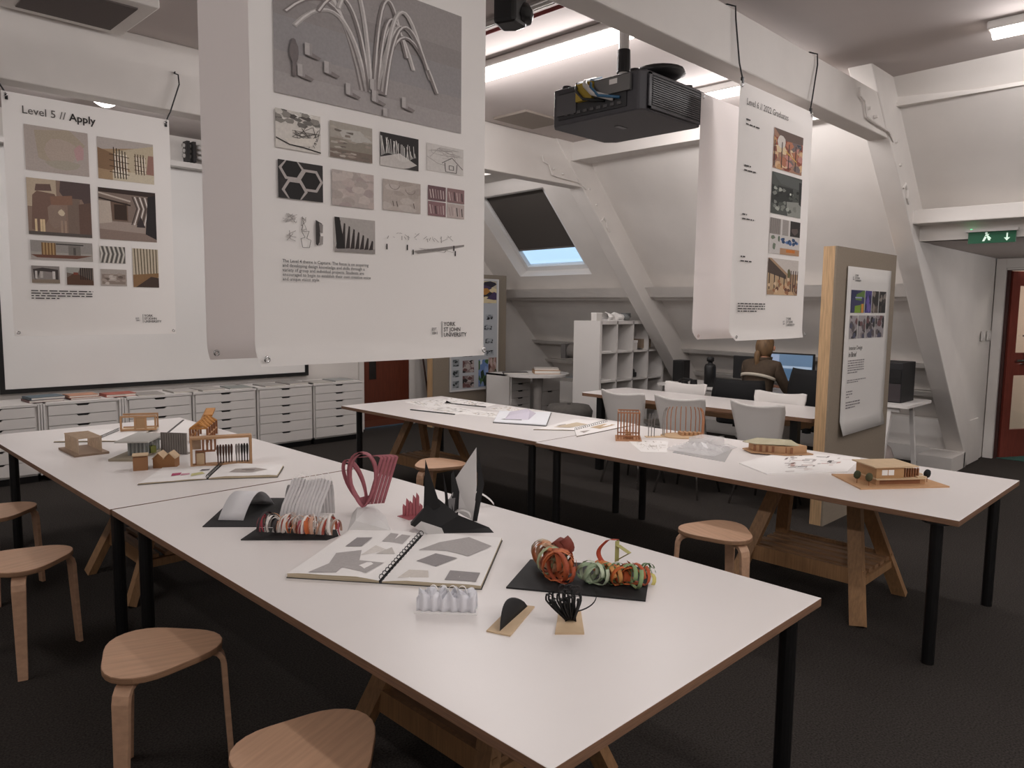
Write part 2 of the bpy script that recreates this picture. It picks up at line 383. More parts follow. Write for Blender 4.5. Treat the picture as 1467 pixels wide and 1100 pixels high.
# exit sign
t = thing('exit_sign', 'green exit sign with running man and arrow, small green light', 'exit sign', (6.6, 1.5, 2.06))
MB().box((-.03, -.17, .085), (.03, .17, .105)).build('housing', whitep, t)
MB().box((-.008, -.155, 0), (.008, .155, .085)).build('sign_plate', mat('0d4a30', .4, emit=.15), t)
sg = mat('d9efe0', .5, emit=.35, key='sign_white')
def sgn(name, polys):
    m = MB()
    for p in polys: m.add([(-.0095, -y, z) for y, z in p], [tuple(range(len(p)))[::-1]])
    return m.build(name, sg, t)
sgn('running_man', [[(-.06,.015),(-.045,.015),(-.03,.045),(-.045,.05)], [(-.03,.045),(-.01,.03),(0,.034),(-.02,.055),(-.035,.06)], [(-.045,.05),(-.02,.06),(-.015,.068),(-.04,.064)], [(-.02,.02),(-.005,.02),(-.015,.045),(-.03,.045)],
   [(-.035+.009*math.cos(a*.785), .074+.009*math.sin(a*.785)) for a in range(8)]])
sgn('arrow', [[(.095,.03),(.105,.03),(.105,.07),(.095,.07)], [(.1,.012),(.12,.036),(.08,.036)]])
MB().cyl((-.012, .135, .1), (-.02, .135, .1), .009, n=10).build('green_led', mat('30ff90', .4, emit=6), t)

# ------------------------------------------------------------------ projector and speaker
t = thing('projector', 'black ceiling projector with side grille and open connector panel', 'projector', (3.22, 2.30, 2.54))
dk = mat('38363a', .45, noise=.08, scale=120, key='projector_shell'); dk2 = mat('4a484a', .45); dk3 = mat('1c1b1d', .45)
body = [(0, .03), (.03, 0), (.54, 0), (.55, .03), (.55, .58), (.5, .64), (.05, .64), (0, .6)]
MB().prism(body, .0, .2).build('shell', dk, t, bevel=.008)
g = MB().box((.05, -.012, .02), (.52, -.002, .175)).build('side_grille', dk3, t)
for i in range(13):
    MB().box((.06, -.018, .03+i*.0108), (.51, -.011, .035+i*.0108)).build('slat', dk2, g)
for nm, a, b in (('grille_frame', (.03, -.016, .01), (.54, -.008, .02)), ('grille_frame', (.03, -.016, .175), (.54, -.008, .185)), ('grille_frame', (.03, -.016, .01), (.05, -.008, .185)), ('grille_frame', (.52, -.016, .01), (.54, -.008, .185))):
    MB().box(a, b).build(nm, dk, t)
cp = MB().box((-.006, .1, .03), (.004, .56, .17)).build('connector_panel', dk3, t)
MB().box((-.02, .07, .105), (-.004, .30, .185)).build('module', mat('6a6866', .4, metal=.4), cp)
MB().box((-.022, .15, .15), (-.019, .2, .175)).build('sticker', whitep, cp)
MB().box((-.03, .31, .10), (-.004, .42, .19)).build('module', mat('a58a2a', .6), cp)
MB().box((-.014, .43, .05), (-.004, .57, .16)).build('module', dk2, cp)
for i in range(9):
    y = .13+i*.045; MB().box((-.012, y, .045), (-.004, y+.025, .06)).build('socket', mat('4a4848', .4), cp)
for yy, zz, cc in ((.30, .12, '2d5a7a'), (.34, .14, 'b8b4b0'), (.40, .12, '111111')):
    MB().tube([(-.01, yy-.16, .08), (-.05, yy-.05, zz-.02), (-.05, yy, zz+.03), (-.01, yy+.03, .2), (.1, yy+.05, .24)], .008 if cc != 'b8b4b0' else .014, 6).build('cable', mat(cc, .5), t, smooth=True)
for fx, fy in ((.06, .56), (.5, .56), (.5, .06), (.06, .1)):
    MB().cyl((fx, fy, .2), (fx, fy, .225), .03, .026, 14).build('foot', dk3, t)
MB().box((.12, .15, .2), (.42, .5, .215)).build('mount_plate', dk3, t)
MB().lathe([(.0, .3), (.13, .295), (.14, .27), (.1, .25), (.06, .22)], 18, c=(.36, .15, 0)).build('mount_dish', dk3, t, smooth=True)
MB().cyl((.27, .33, .2), (.27, .33, .66), .028).build('mount_pole', whitep, t)
MB().cyl((.27, .33, .3), (.27, .33, .42), .04, .036, 14).build('mount_joint', dk3, t)
MB().box((.1, .6, .04), (.24, .66, .16)).build('lens_surround', dk3, t, bevel=.01)
MB().box((.2, .3, -.003), (.28, .33, .001)).build('badge', mat('5a5a5c', .3), t)
t = thing('ceiling_speaker', 'small black speaker on bracket hanging at the ceiling beam', 'speaker', (2.33, 2.36, 2.72), R(20))
MB().prism([(-.06, -.05), (.05, -.06), (.075, .0), (.05, .06), (-.06, .05)], .0, .26).build('cabinet', mat('121213', .25), t, bevel=.015)
MB().lathe([(0, .05), (.03, .045), (.045, .02), (.05, 0), (.04, -.03), (0, -.035)], 16, c=(.04, -.04, .05)).build('driver_pod', mat('1a1a1b', .3), t, smooth=True)
MB().box((-.03, -.064, .16), (.0, -.054, .19)).build('badge', mat('b0b0b0', .3), t)
MB().tube([(0, 0, .25), (0, 0, .32), (.02, -.1, .36), (.02, -.2, .40)], .012).build('bracket', dk3, t)

# ------------------------------------------------------------------ posters
def pic(parent, name, rect, bgc, shapes=(), y=-.0016):
    """flat print: one mesh, bg rectangle plus coloured polygons in 0..1 coordinates (v down)"""
    u0, v0, u1, v1 = rect; cols = []; m = MB()
    def ci(h):
        if h not in cols: cols.append(h)
        return cols.index(h)
    lay = [0]
    def put(h, poly):
        pts = [(u0+(u1-u0)*a, y-.00002*lay[0], v0+(v1-v0)*b) for a, b in poly]
        m.add(pts, [tuple(range(len(pts)))], ci(h)); lay[0] += 1
    if bgc: put(bgc, [(0,0),(1,0),(1,1),(0,1)])
    for h, poly in shapes: put(h, [(min(max(a, 0), 1), min(max(b, 0), 1)) for a, b in poly])
    return m.build(name, [flat(h) for h in cols], parent)
def line(h, pts, w):
    out = []
    for (a, b), (c_, d) in zip(pts, pts[1:]):
        L = math.hypot(c_-a, d-b) or 1; nx_, ny_ = -(d-b)/L*w/2, (c_-a)/L*w/2
        out.append((h, [(a+nx_, b+ny_), (c_+nx_, d+ny_), (c_-nx_, d-ny_), (a-nx_, b-ny_)]))
    return out
def blob(h, cx, cy, rx, ry, n=10, j=.25, rs=random):
    return (h, [(cx+rx*(1+rs.uniform(-j, j))*math.cos(2*math.pi*i/n), cy+ry*(1+rs.uniform(-j, j))*math.sin(2*math.pi*i/n)) for i in range(n)])
def rect(h, a, b, c_, d): return (h, [(a, b), (c_, b), (c_, d), (a, d)])
def scribble(h, x0, y0, x1, y1, n, w, rs):
    pts = [(rs.uniform(x0, x1), rs.uniform(y0, y1)) for _ in range(n)]
    return line(h, pts, w)
def textlines(parent, rect_, n, seed, col='3c3836'):
    u0, v0, u1, v1 = rect_; rs = random.Random(seed); m = MB(); H = (v0-v1)/n
    for i in range(n):
        u = u0; end = u1 if i < n-1 else u0+(u1-u0)*rs.uniform(.4, .7)
        while u < end:
            w = rs.uniform(.012, .05); z = v0-H*i-H*.25
            m.add([(u, -.002, z), (min(u+w, end), -.002, z), (min(u+w, end), -.002, z-H*.42), (u, -.002, z-H*.42)], [(0, 1, 2, 3)])
            u += w+.008
    return m.build('text_block', flat(col), parent)
PW, PH = .865, 1.325
def poster(loc, label, front=True, ties=True, curl=1.0, w=PW, h=PH, group='hanging exhibition posters', rz=0, back=False):
    t = thing('hanging_poster', label, 'poster', loc, rz, group)
    def sf(u, v):
        lip = max(0, (.045-v)/.045)**2
        return (w*u, .001+.003*(1+math.sin(3*u+2))*(1-v)-.035*curl*lip*(1 if u < .7 else 1-.8*(u-.7)/.3), h*v)
    MB().grid(sf, 12, 66).build('sheet', [posterb if back else posterm], t, smooth=True)
    s = -1 if not back else 1
    for gx in (.02, w-.02):
        for gz in (.02, h-.02):
            MB().grid(lambda u, v: (gx+(.007+.003*math.cos(2*math.pi*v))*math.cos(2*math.pi*u), -.004+.002*math.sin(2*math.pi*v)-(.02 if gz < .1 else 0)*curl, gz+(.007+.003*math.cos(2*math.pi*v))*math.sin(2*math.pi*u)), 12, 6, 0, True).build('grommet', chrome, t, smooth=True)
    return t
def tie(t, x, w0, top, thick, ox=.03):
    y0 = -.02
    MB().tube([(x, 0, PH-.03), (x-.004, -.012, PH+.02), (x+ox*.3, y0+.015, PH+.08), (x+ox, y0+.02, PH+.2), (x+ox*.9, y0+.02, top), (x+ox*.8, y0+.05, top+.03), (x+ox*.6, thick*.7, top+.035)], .0045, 6).build('cable_tie', blackp, t, smooth=True)
    MB().box((x-.012, -.018, PH+.005), (x-.002, -.004, PH+.03)).build('tie_head', blackp, t)
INK = flat('2c2927'); INK2 = flat('55504d')
def logo(t, u, v, s=1.0):
    text('logo_text', 'YORK\nST JOHN\nUNIVERSITY', .0195*s, t, (u+.052*s, -.0022, v+.004), INK, bold=.015, gap=.95)
    text('logo_text', 'EST.\n1841', .0135*s, t, (u, -.0022, v-.016*s), INK, bold=.01, gap=.95)
    MB().add([(u+.043*s, -.0022, v+.004), (u+.0455*s, -.0022, v+.004), (u+.0455*s, -.0022, v-.050*s), (u+.043*s, -.0022, v-.050*s)], [(0, 1, 2, 3)]).build('logo_bar', INK, t)

# ---- centre poster
rs = random.Random(3)
t = poster((.98, 1.985, 1.366), 'large hanging poster with grey branching sculpture photo above twelve small pictures')
big = [rect('989290', 0, 0, 1, .3), rect('908a88', 0, .3, 1, .45), rect('9b9593', 0, .7, 1, .85), rect('a39d9b', 0, .85, 1, 1)]
for k in range(13):
    sx = .475+.010*(k-6); ex = [-.05,-.03,.05,.09,.2,.30,.62,.70,.66,.80,.84,.74,.78][k]; ey = [.20,.30,.42,.50,.35,.28,.30,.58,.50,.62,.72,.40,.55][k]; pk = [.05,.12,.24,.30,.16,-.05,.0,.18,.12,.10,.2,.02,.14][k]
    pts = []
    for i in range(13):
        q = i/12; b = (1-q)**2
        x = sx*b + 2*q*(1-q)*(sx+(ex-sx)*.3) + ex*q*q; y = .84*b + 2*q*(1-q)*(pk-.30) + ey*q*q; pts.append((x, y))
    big += line('aca6a3' if k % 2 else '7d7573', pts, .024) + line('d0cbc8', [(a+.005, b-.008) for a, b in pts], .009)
big += [blob('716968', .085, .69, .021, .085, 12, .06, rs), rect('716968', .076, .7, .094, .86), blob('6d6564', .083, .615, .012, .022, 8, .05, rs)]
for cx, cy in ((.15,.71),(.115,.875),(.24,.805),(.345,.925),(.47,.845),(.48,.93),(.645,.925),(.54,1.05)):
    cy -= .10; big += [('837b79', [(cx+.01, cy+.05), (cx+.06, cy+.075), (cx+.05, cy+.095), (cx-.01, cy+.08)]), rect('b2acaa', cx-.016, cy-.01, cx+.018, cy+.075), rect('9a9492', cx+.006, cy-.01, cx+.018, cy+.075)]
pic(t, 'picture', (.070, 1.138, .752, .757), '949090', big)
p1 = []
for k in range(40): p1.append(blob(rs.choice(['6f6b66','8b867f','55504c','c9c4bc','e0dcd5']), rs.random(), rs.random()*.35, .12, .06, 6, .4, rs))
for k in range(14): p1 += scribble('5c5651', rs.random()*.6, .3, 1, .9, 3, .012, rs)
p1 += [('d8d1c7', [(.2,.75),(.9,.6),(.8,.85),(.3,.9)])] + line('2a2725', [(0,.75),(.3,.88),(.6,.9),(1,.97)], .03)
pic(t, 'picture', (.070, .715, .211, .609), 'd2ccc4', p1)
p2 = [rect('8d8579', 0, .45, 1, .75), rect('7a6c62', 0, .75, 1, 1), ('b8b4ad', [(.2,.2),(.7,.15),(1,.4),(.6,.5),(.3,.45)])]
for k in range(30): p2.append(blob(rs.choice(['9c8f84','6f675f','b2a99e','857a70','a39a8f']), rs.random(), .15+rs.random()*.8, .1, .03, 6, .5, rs))
pic(t, 'picture', (.242, .712, .391, .608), 'a69f95', p2)
p3 = [('c4beb9', [(0,.75),(.5,.55),(1,.85),(1,1),(0,1)]), ('3a3534', [(.75,.95),(1,.8),(1,1),(.6,1)])]
for k in range(26): x = .04+.035*k; p3 += line('d9d5d0', [(x, .7-.1*math.sin(k*.3)), (x+rs.uniform(-.08,.08), .1+.02*k*rs.uniform(.3,1))], .014)
pic(t, 'picture', (.420, .709, .570, .608), '2b2726', p3)
p4 = []
for k in range(9): p4 += scribble('a49e99', 0, .05, 1, .5, 4, .012, rs)
p4 += line('4b4644', [(.4,.65),(.68,.4),(.98,.78)], .02)+line('4b4644', [(.48,.62),(.5,.95),(.8,.95),(.82,.62)], .02)+line('4b4644', [(.6,.7),(.6,.86),(.72,.86),(.72,.7),(.6,.7)], .018)+line('857f7b', [(0,.5),(.3,.7),(.5,.72)], .012)
pic(t, 'picture', (.604, .705, .763, .618), 'cfcac5', p4)
hx = []
for cx, cy in ((.3,.2),(.72,.46),(.36,.78)):
    for r_, c_ in ((.32, 'b0a8a4'), (.245, '1c1918')): hx.append((c_, [(cx+r_*math.cos(R(60*i))*.9, cy+r_*math.sin(R(60*i))*1.05) for i in range(6)]))
pic(t, 'picture', (.075, .577, .217, .472), '2e2a29', hx)
p6 = [blob(rs.choice(['b9aba5','aa9f98','c0b5ae','a89a96']), rs.random(), rs.random(), .16, .12, 8, .3, rs) for k in range(24)]
pic(t, 'picture', (.247, .573, .395, .469), 'b3a8a2', p6)
p7 = [blob(rs.choice(['b5aaa2','a89d95','bdb4ad']), rs.random(), rs.random(), .18, .12, 8, .3, rs) for k in range(14)]
for cx, cy in ((.3,.15),(.72,.25)):
    p7 += line('857a74', [(cx+.13*math.cos(R(a)), cy+.15*math.sin(R(a))) for a in range(0, 200, 20)], .018)
for cx in (.25,.35,.8): p7 += line('5f5651', [(cx,.68),(cx+.03,.85)], .02)
pic(t, 'picture', (.429, .568, .578, .473), 'b1a69e', p7)
for i, (a, b, bc) in enumerate(((0,0,'6b5154'),(.52,0,'8a6d6c'),(0,.52,'876668'),(.52,.52,'b7a9a3'))):
    q = []
    for k in range(6): q += line(rs.choice(['cbb9b4','2b2324','a58f8d']), [(.1+.15*k,.2+.1*rs.random()),(.18+.14*k,.85)], .05)
    U0, V0, U1, V1 = .609, .570, .768, .472
    pic(t, 'picture', (U0+(U1-U0)*a, V0+(V1-V0)*b, U0+(U1-U0)*(a+.48), V0+(V1-V0)*(b+.48)), bc, q)
sk = []
for k in range(10): sk += scribble('a09a96', 0, 0, .4, .28, 3, .012, rs)
for k in range(4): sk += scribble('8b8581', .12, .5, .36, .85, 3, .014, rs)
for k in range(6): sk += scribble('7d7773', .46, .05, .62, .5, 3, .012, rs)
sk += line('6a6460', [(.48,.5),(.66,.48),(.6,.7),(.7,.75),(.66,.98),(.5,.98),(.46,.72),(.56,.68),(.48,.5)], .014)
sk += [('3a3634', [(.82,.12),(.98,.22),(.92,.5),(.95,.7),(.86,.9),(.82,.85)]), ('8d8783', [(.9,.2),(1,.25),(.99,.5),(.93,.5)]), ('9a9490', [(.92,.6),(1,.6),(.99,.85),(.9,.88)])]
pic(t, 'picture', (.080, .431, .215, .336), None, sk)
sh = [rect('8f8985', 0, .86, 1, 1)]
for k in range(8): x = .06+.115*k; h_ = .08+.075*k; sh.append(('332b28', [(x-.03, .9), (x+.05, h_), (x+.085, h_+.02), (x+.075, .88)]))
sh.append(('1f1a18', [(0,.0),(.12,0),(.25,.9),(.05,.92)]))
pic(t, 'picture', (.254, .435, .399, .333), 'aaa49f', sh)
s2 = []
for k in range(26): s2 += scribble('9a9490', .02+.03*k, .1, .12+.03*k, .45, 2, .008, rs)
s2 += [('8d8783', [(.35,.85),(.8,.55),(1,.42),(1,.5),(.7,.75),(.4,.95)])] + scribble('6c6662', .4, .5, 1, .9, 9, .008, rs)
for cx, cy in ((.03,.65),(.27,.62),(.34,.8),(.86,.5),(.88,.72)): s2.append(rect('2b2726', cx-.008, cy, cx+.008, cy+.22))
pic(t, 'picture', (.433, .419, .768, .340), None, s2)
text('text_block', 'The Level 4 theme is Capture. The focus is on acquiring\nand developing design knowledge and skills through a\nvariety of group and individual projects. Students are\nencouraged to begin to establish their own creative voice\nand unique vision style.', .0128, t, (.083, -.0022, .303), INK, bold=.008, gap=1.0)
logo(t, .625, .118)
t = poster((.95, 2.235, 1.372), 'blank back of a hanging poster, showing as a strip beside the sculpture poster', curl=.6, back=True)

# ---- left poster
t = poster((1.035, 5.05, 1.340), 'hanging poster titled Level 5 Apply with pictures of wooden interiors', curl=.3, w=.905, h=1.36)
tt = text('title', 'Level 5 //', .060, t, (.093, -.0022, 1.303), INK2, bold=.004)
tx = max(v.co.x for v in tt.data.vertices)+.093+.017
text('title', 'Apply', .060, t, (tx, -.0022, 1.303), INK, bold=.02)
pic(t, 'picture', (.100, 1.197, .427, .944), 'b5aaa3', [('b0a391',[(.15,.1),(.7,0),(.95,.3),(.6,.9),(.2,.7)]), blob('b7a89c', .55,.5,.3,.3,12,.2,rs), blob('bf9c9b',.85,.5,.08,.2,9,.3,rs), blob('ada596',.6,.8,.3,.1,9,.2,rs)])
q = [('b8afa9',[(0,0),(1,0),(1,.1),(0,.3)]), ('8a6d52',[(0,.25),(.5,.45),(.5,.8),(0,.75)]), ('c3b59b',[(.3,.3),(1,.05),(1,.8),(.6,.8)]), ('9a7468',[(.9,.3),(1,.3),(1,1),(.85,.85)]), ('cfc4ad',[(.25,.75),(1,.78),(1,1),(.25,1)])]
for k in range(5): q += line('3a2a1e', [(.28+.05*k,.2+.02*k),(.29+.05*k,.95)], .018) + line('efe6d6', [(.30+.05*k,.35),(.31+.05*k,.9)], .02)
for k in range(4): q += line('4a3423', [(.2,.38+.14*k),(.55,.42+.14*k)], .018)
for k in range(4): q += line('4a3423', [(.66+.05*k,.3),(.67+.05*k,.8)], .016) + line('4a3423', [(.64,.36+.11*k),(.86,.38+.11*k)], .014) + line('efe6d6', [(.68+.05*k,.36),(.69+.05*k,.75)], .016)
pic(t, 'picture', (.477, 1.190, .800, .943), 'a98f70', q)
q = [rect('bfae98',0,0,.45,.5), ('584947',[(.52,0),(1,0),(1,.35),(.9,.4),(.85,.3),(.62,.38),(.5,.2)]), rect('7d6b60',.62,.3,.82,.95), ('6a5349',[(.8,.4),(1,.35),(1,.95),(.8,.95)]), ('7c6257',[(.08,.3),(.15,.22),(.42,.25),(.5,.4),(.36,.6),(.2,.95),(.05,.9)]), ('6d5750',[(.14,.1),(.36,.08),(.38,.2),(.12,.22)]), blob('937f72',.45,.65,.16,.22,10,.2,rs), ('8c6a58',[(.35,.3),(.7,.25),(.7,.42),(.36,.45)]), blob('d6c6ac',.52,.58,.05,.06,8,.2,rs)]
for x in (.1,.18,.22,.5,.56): q += [rect('e0c8a0' if x<.3 else 'a8917f', x,.72,x+.035,.95)]
q.append(rect('5c5550',0,.94,1,1))
pic(t, 'picture', (.098, .902, .428, .583), '8f796b', q)
q = [rect('6f5a4c',.2,.25,.5,.62), ('3a2c26',[(0,0),(1,0),(1,.1),(0,.08)]), rect('a5968c',0,.64,1,1), ('8c7a70',[(0,.8),(1,.85),(1,1),(0,1)]), rect('3b2b20',.26,.3,.48,.6), ('c0b3a6',[(0,.25),(.2,.25),(.22,.66),(0,.7)])]
q += line('c8bcb0',[(0,.1),(.55,.22)],.03)+line('2f231c',[(0,.2),(.55,.3)],.03)
for k in range(9): q += line('e6e0da' if k%2 else '463c38', [(.58+.045*k,.12),(.66+.04*k,.35),(.56+.045*k,.68)], .02)
q += [('262021',[(.86,.1),(1,.05),(1,.95),(.8,.85)]), ('3a3030',[(.72,.5),(.8,.72),(.64,.72)])]
pic(t, 'picture', (.471, .891, .803, .582), '84746a', q)
q = [rect('98938e',0,0,1,.6)]+[rect('b39468' if k%2 else '7a5c3c',.17+.025*k,.1,.195+.025*k,.75) for k in range(9)]+[rect('3b3835',.4,.12,.85,.18),rect('7c7771',.6,.2,.8,.7),rect('55504c',.68,.3,.72,.7),('6f4a3c',[(0,.75),(1,.7),(.7,.92),(.1,.9)]),rect('aaa39d',0,.9,1,1)]
pic(t, 'picture', (.102, .551, .426, .442), 'a8a29b', q)
q = []
for k in range(12): q += line('4d4a45' if k%2 else 'd9d5cc', [(.02+.085*k,0),(.1+.085*k,.45),(.0+.085*k,1)], .05)
pic(t, 'picture', (.464, .540, .611, .439), '96928b', q)
q = [rect('c0b49e',0,0,1,.7)]
for k in range(8): q += line('4a3d2c', [(.08+.12*k,0),(.12+.115*k,.72)], .035)
q += [('8a6a48',[(0,.68),(1,.62),(1,.72),(.2,1),(0,1)]),('43332a',[(.1,1),(.7,.72),(1,.75),(1,1)])]
pic(t, 'picture', (.652, .537, .807, .296), 'a2947c', q)
q = [('433c3a',[(.05,.2),(.4,.1),(.95,.2),(.95,.8),(.8,.75),(.75,.35),(.3,.3),(.2,.75),(.1,.8)]), rect('c9c4bf',.12,.3,.2,.75),rect('b8b2ad',.3,.32,.4,.7),rect('d0cbc6',.74,.3,.84,.75),('8a7c6c',[(0,.8),(1,.78),(1,1),(0,1)])]
pic(t, 'picture', (.101, .405, .244, .306), '8d8682', q)
q = [('a3a29c',[(0,0),(.5,0),(.4,.4),(0,.3)]),('5b4030',[(0,.6),(.3,.3),(1,.75),(1,1),(0,1)]),rect('7d3f30',.25,.28,.42,.42)]+[rect('241d1b',.5+.08*k,0,.54+.08*k,.7) for k in range(6)]
pic(t, 'picture', (.281, .403, .425, .300), '6f635a', q)
q = [rect('8e8076',.05,.3,.95,.9), rect('b5aaa1',.3,.4,.6,.7)]+[blob(rs.choice(['c5bcb4','6f6259','a5988e']),rs.random(),.3+rs.random()*.6,.1,.08,7,.3,rs) for k in range(12)]
pic(t, 'picture', (.465, .401, .614, .300), 'ada49c', q)
textlines(t, (.094, .268, .419, .210), 4, 5); logo(t, .657, .122)
LP = t

# ---- right posters
t = poster((3.615, 1.985, 1.376), 'hanging poster titled Level 6 2022 Graduates with four project pictures', curl=1.2, w=.875)
text('title', 'Level 6 // 2022 Graduates', .046, t, (.072, -.0022, 1.258), INK2, bold=.004)
q = [blob(rs.choice(['b5765a','c99b6c','8a4a3a','d8b48c','7a6a68','c48a80','e0c9a4','95503c']),rs.random(),.25+.7*rs.random(),.12,.1,7,.4,rs) for k in range(46)]
q += [('6d5a52',[(0,0),(1,0),(1,.2),(.3,.25)]), blob('d8d0c8',.25,.3,.14,.16,10,.1,rs)] + [rect('4a3a34',.02+.24*k,.3,.05+.24*k,.95) for k in range(4)] + line('d6b060',[(.4,.5),(.8,.7)],.03) + scribble('3c4a55',.7,.15,1,.4,6,.02,rs)
pic(t, 'picture', (.392, 1.16, .755, .945), 'a8806a', q)
q = [('565956',[(0,0),(1,.05),(1,.3),(.3,.25)]), rect('2a2c29',0,.3,.7,.75), ('8d8f88',[(.5,.65),(1,.6),(1,1),(.55,1)]), ('1f211f',[(.9,.1),(1,.1),(1,.7),(.92,.65)])]+[blob(rs.choice(['7c7f78','1f221f','a4a79e','4b5049']),rs.random()*.9,.3+rs.random()*.6,.06,.05,6,.4,rs) for k in range(34)]+[blob('e0e2d8',.62,.45,.03,.03,8,.1,rs)]
pic(t, 'picture', (.390, .925, .768, .700), '4a4d48', q)
q = [rect('8d8681',0,0,.34,.45),rect('9c9590',.4,0,.6,.45),rect('2b2523',.66,0,1,.45)]+[rect('7a736e',.03+.06*k,.02,.05+.06*k,.42) for k in range(5)]+[blob('5a4d48',.82,.28,.12,.1,8,.3,rs)]
q += [blob(rs.choice(['3a5a8a','5a78a8','274468']),.4+.5*rs.random(),.55+.15*rs.random(),.05,.05,6,.4,rs) for k in range(16)]+[rect('b08a6a',.35,.82,1,1),rect('c9752e',.55,.84,.85,.93),blob('6f7a68',.1,.55,.07,.06,7,.4,rs),blob('6f7a68',.15,.8,.06,.08,7,.4,rs),blob('5a6a55',.3,.58,.04,.08,7,.4,rs)]
pic(t, 'picture', (.391, .676, .774, .480), 'c9c4c0', q)
q = [('4d3f36',[(0,0),(.6,.45),(.6,.55),(0,.4)]),('b79c7a',[(0,.4),(.6,.55),(.6,.75),(0,.9)]),('c7bfb8',[(.1,0),(1,0),(1,.4),(.65,.4)]),('c9a884',[(.3,.8),(.6,.65),(.9,1),(.2,1)]),blob('5d5a3a',.68,.4,.05,.15,8,.2,rs)]+[rect('3a2c26',.04+.16*k,.38+.03*k,.07+.16*k,.85-.03*k) for k in range(4)]+[rect('4a3530',.74+.08*k,.3,.77+.08*k,.9) for k in range(4)]+[blob(rs.choice(['9a6a4a','6a4434','d2b898']),rs.random(),.55+.4*rs.random(),.05,.05,6,.4,rs) for k in range(20)]
pic(t, 'picture', (.391, .454, .775, .250), 'a5876a', q)
for v, k in ((1.155, 1), (.922, 2), (.672, 3), (.452, 4)):
    textlines(t, (.075, v, .18, v-.018), 1, k); textlines(t, (.075, v-.024, .33, v-.040), 1, k+9)
textlines(t, (.067, .202, .375, .148), 4, 21); logo(t, .605, .118)
RP = t
t = poster((3.66, 2.235, 1.372), 'blank pinkish back of a hanging poster beside the Graduates poster', curl=1.0, back=True)
t.children[0].data.materials[0] = pinkb
# cable ties that hold posters to the tie beams
def cable_tie(x, y, z0, x1, z1, thick):
    for_pts = [(x, y, z0), (x, y-.006, z0+.05), (x+(x1-x)*.35, y+.002, z0+.12), (x1, y+.01, z1-.06), (x1-.004, y+.012, z1), (x1-.02, y+.05, z1+.015), (x1-.02, y+thick, z1+.015)]
    return for_pts
def add_ties(t, xs_, y, z1, thick, z0=None):
    L = Vector(t.location)
    for x, x1 in xs_:
        pts = [Vector(p)-L for p in cable_tie(x, y, z0 if z0 else t.location.z+PH-.03, x1, z1, thick)]
        MB().tube(pts, .0045, 6).build('cable_tie', blackp, t, smooth=True)
        MB().box((x-L.x-.008, y-L.y-.014, pts[0].z+.02), (x-L.x+.006, y-L.y-.002, pts[0].z+.05)).build('tie_head', blackp, t)
add_ties(RP, ((3.64, 3.58), (4.46, 4.56)), 1.995, 3.055, .16)
add_ties(LP, ((1.06, .95), (1.92, 2.02)), 5.06, 3.0, .02)
# ------------------------------------------------------------------ partitions with posters
def partition(loc, w, h, label, studs, depth=.09):
    t = thing('partition_board', label, 'partition', loc)
    MB().box((0, 0, .0), (w, .014, h)).build('board', mat('8d8172', .85, noise=.05, scale=60, key='grey_board'), t)
    for sx in studs: MB().box((sx, .014, 0), (sx+.045, depth, h)).build('stud', pinel, t)
    MB().box((.045, .014, h-.045), (w-.045, depth, h)).build('rail', pinel, t); MB().box((.045, .014, 0), (w-.045, depth, .045)).build('rail', pinel, t)
    MB().box((.0, .02, -.0), (.05, .08, .0)).build('sole', pinel, t) if False else None
    return t
partition((5.30, 2.124, 0), 1.185, 1.985, 'grey freestanding partition board with pine studs, a poster pinned on it, by white table', (0, .57, 1.14), .095)
t = thing('pinned_poster', 'curling white poster with two rows of small photographs pinned on grey partition', 'poster', (5.48, 2.112, .64))
MB().grid(lambda u, v: (.87*u, -.03*max(0,(.1-v)/.1)**2*(1-.4*u)+.001, 1.215*v), 10, 12).build('sheet', posterm, t, smooth=True, solid=.0008)
cols1 = [['38365a','2a2d52','5c7a3a','20202a'],['4a3f80','2b2850','6a5aa0'],['2b2624','857a72','5a504a'],['1f1c1c','8a827a','443c38']]
for i, (a, b) in enumerate(((.077,.335),(.35,.475),(.49,.62),(.635,.778))):
    q = [blob(rs.choice(cols1[i]), rs.random(), rs.random(), .25, .2, 7, .4, rs) for k in range(12)]
    if i == 0: q += [('7a9a2e',[(.3,.7),(.7,.65),(.75,1),(.3,1)]),('c88a3a',[(.78,.6),(.95,.6),(.95,1),(.78,1)]),rect('9aa0c0',.3,.3,.8,.36)]
    pic(t, 'picture', (a, 1.05, b, .886), cols1[i][0], q)
for i, (a, b) in enumerate(((.079,.222),(.238,.381),(.395,.571),(.585,.766))):
    q = [blob(rs.choice(['2a2628','8a8284','5a5254','6a4a4c','4a4a5c']), rs.random(), rs.random(), .2, .15, 7, .4, rs) for k in range(14)]
    pic(t, 'picture', (a, .866, b, .698), '9a9496', q)
text('title', 'Interior Design', .042, t, (.09, -.0022, .65), INK2, bold=.004); text('title', 'in Brief', .05, t, (.09, -.0022, .606), INK2, bold=.01)
for v0, v1, u1, n, sd in ((.545,.44,.40,6,1),(.40,.37,.45,2,2),(.32,.26,.2,3,3),(.24,.18,.36,3,4)):
    o = textlines(t, (.087, v0, u1, v1), n, sd, '8a8486'); o.location.y = 0
logo(t, .088, 1.16)
partition((5.98, 7.36, 0), 1.28, 1.96, 'grey freestanding partition board with light studs, covered by a collage poster', (0, .6, 1.235), .12)
t = thing('collage_poster', 'tall pale blue collage poster with many small pictures in white frame', 'poster', (6.24, 7.352, .435))
MB().box((0, -.006, 0), (.86, .004, 1.47)).build('sheet', mat('b9bcc0', .6), t)
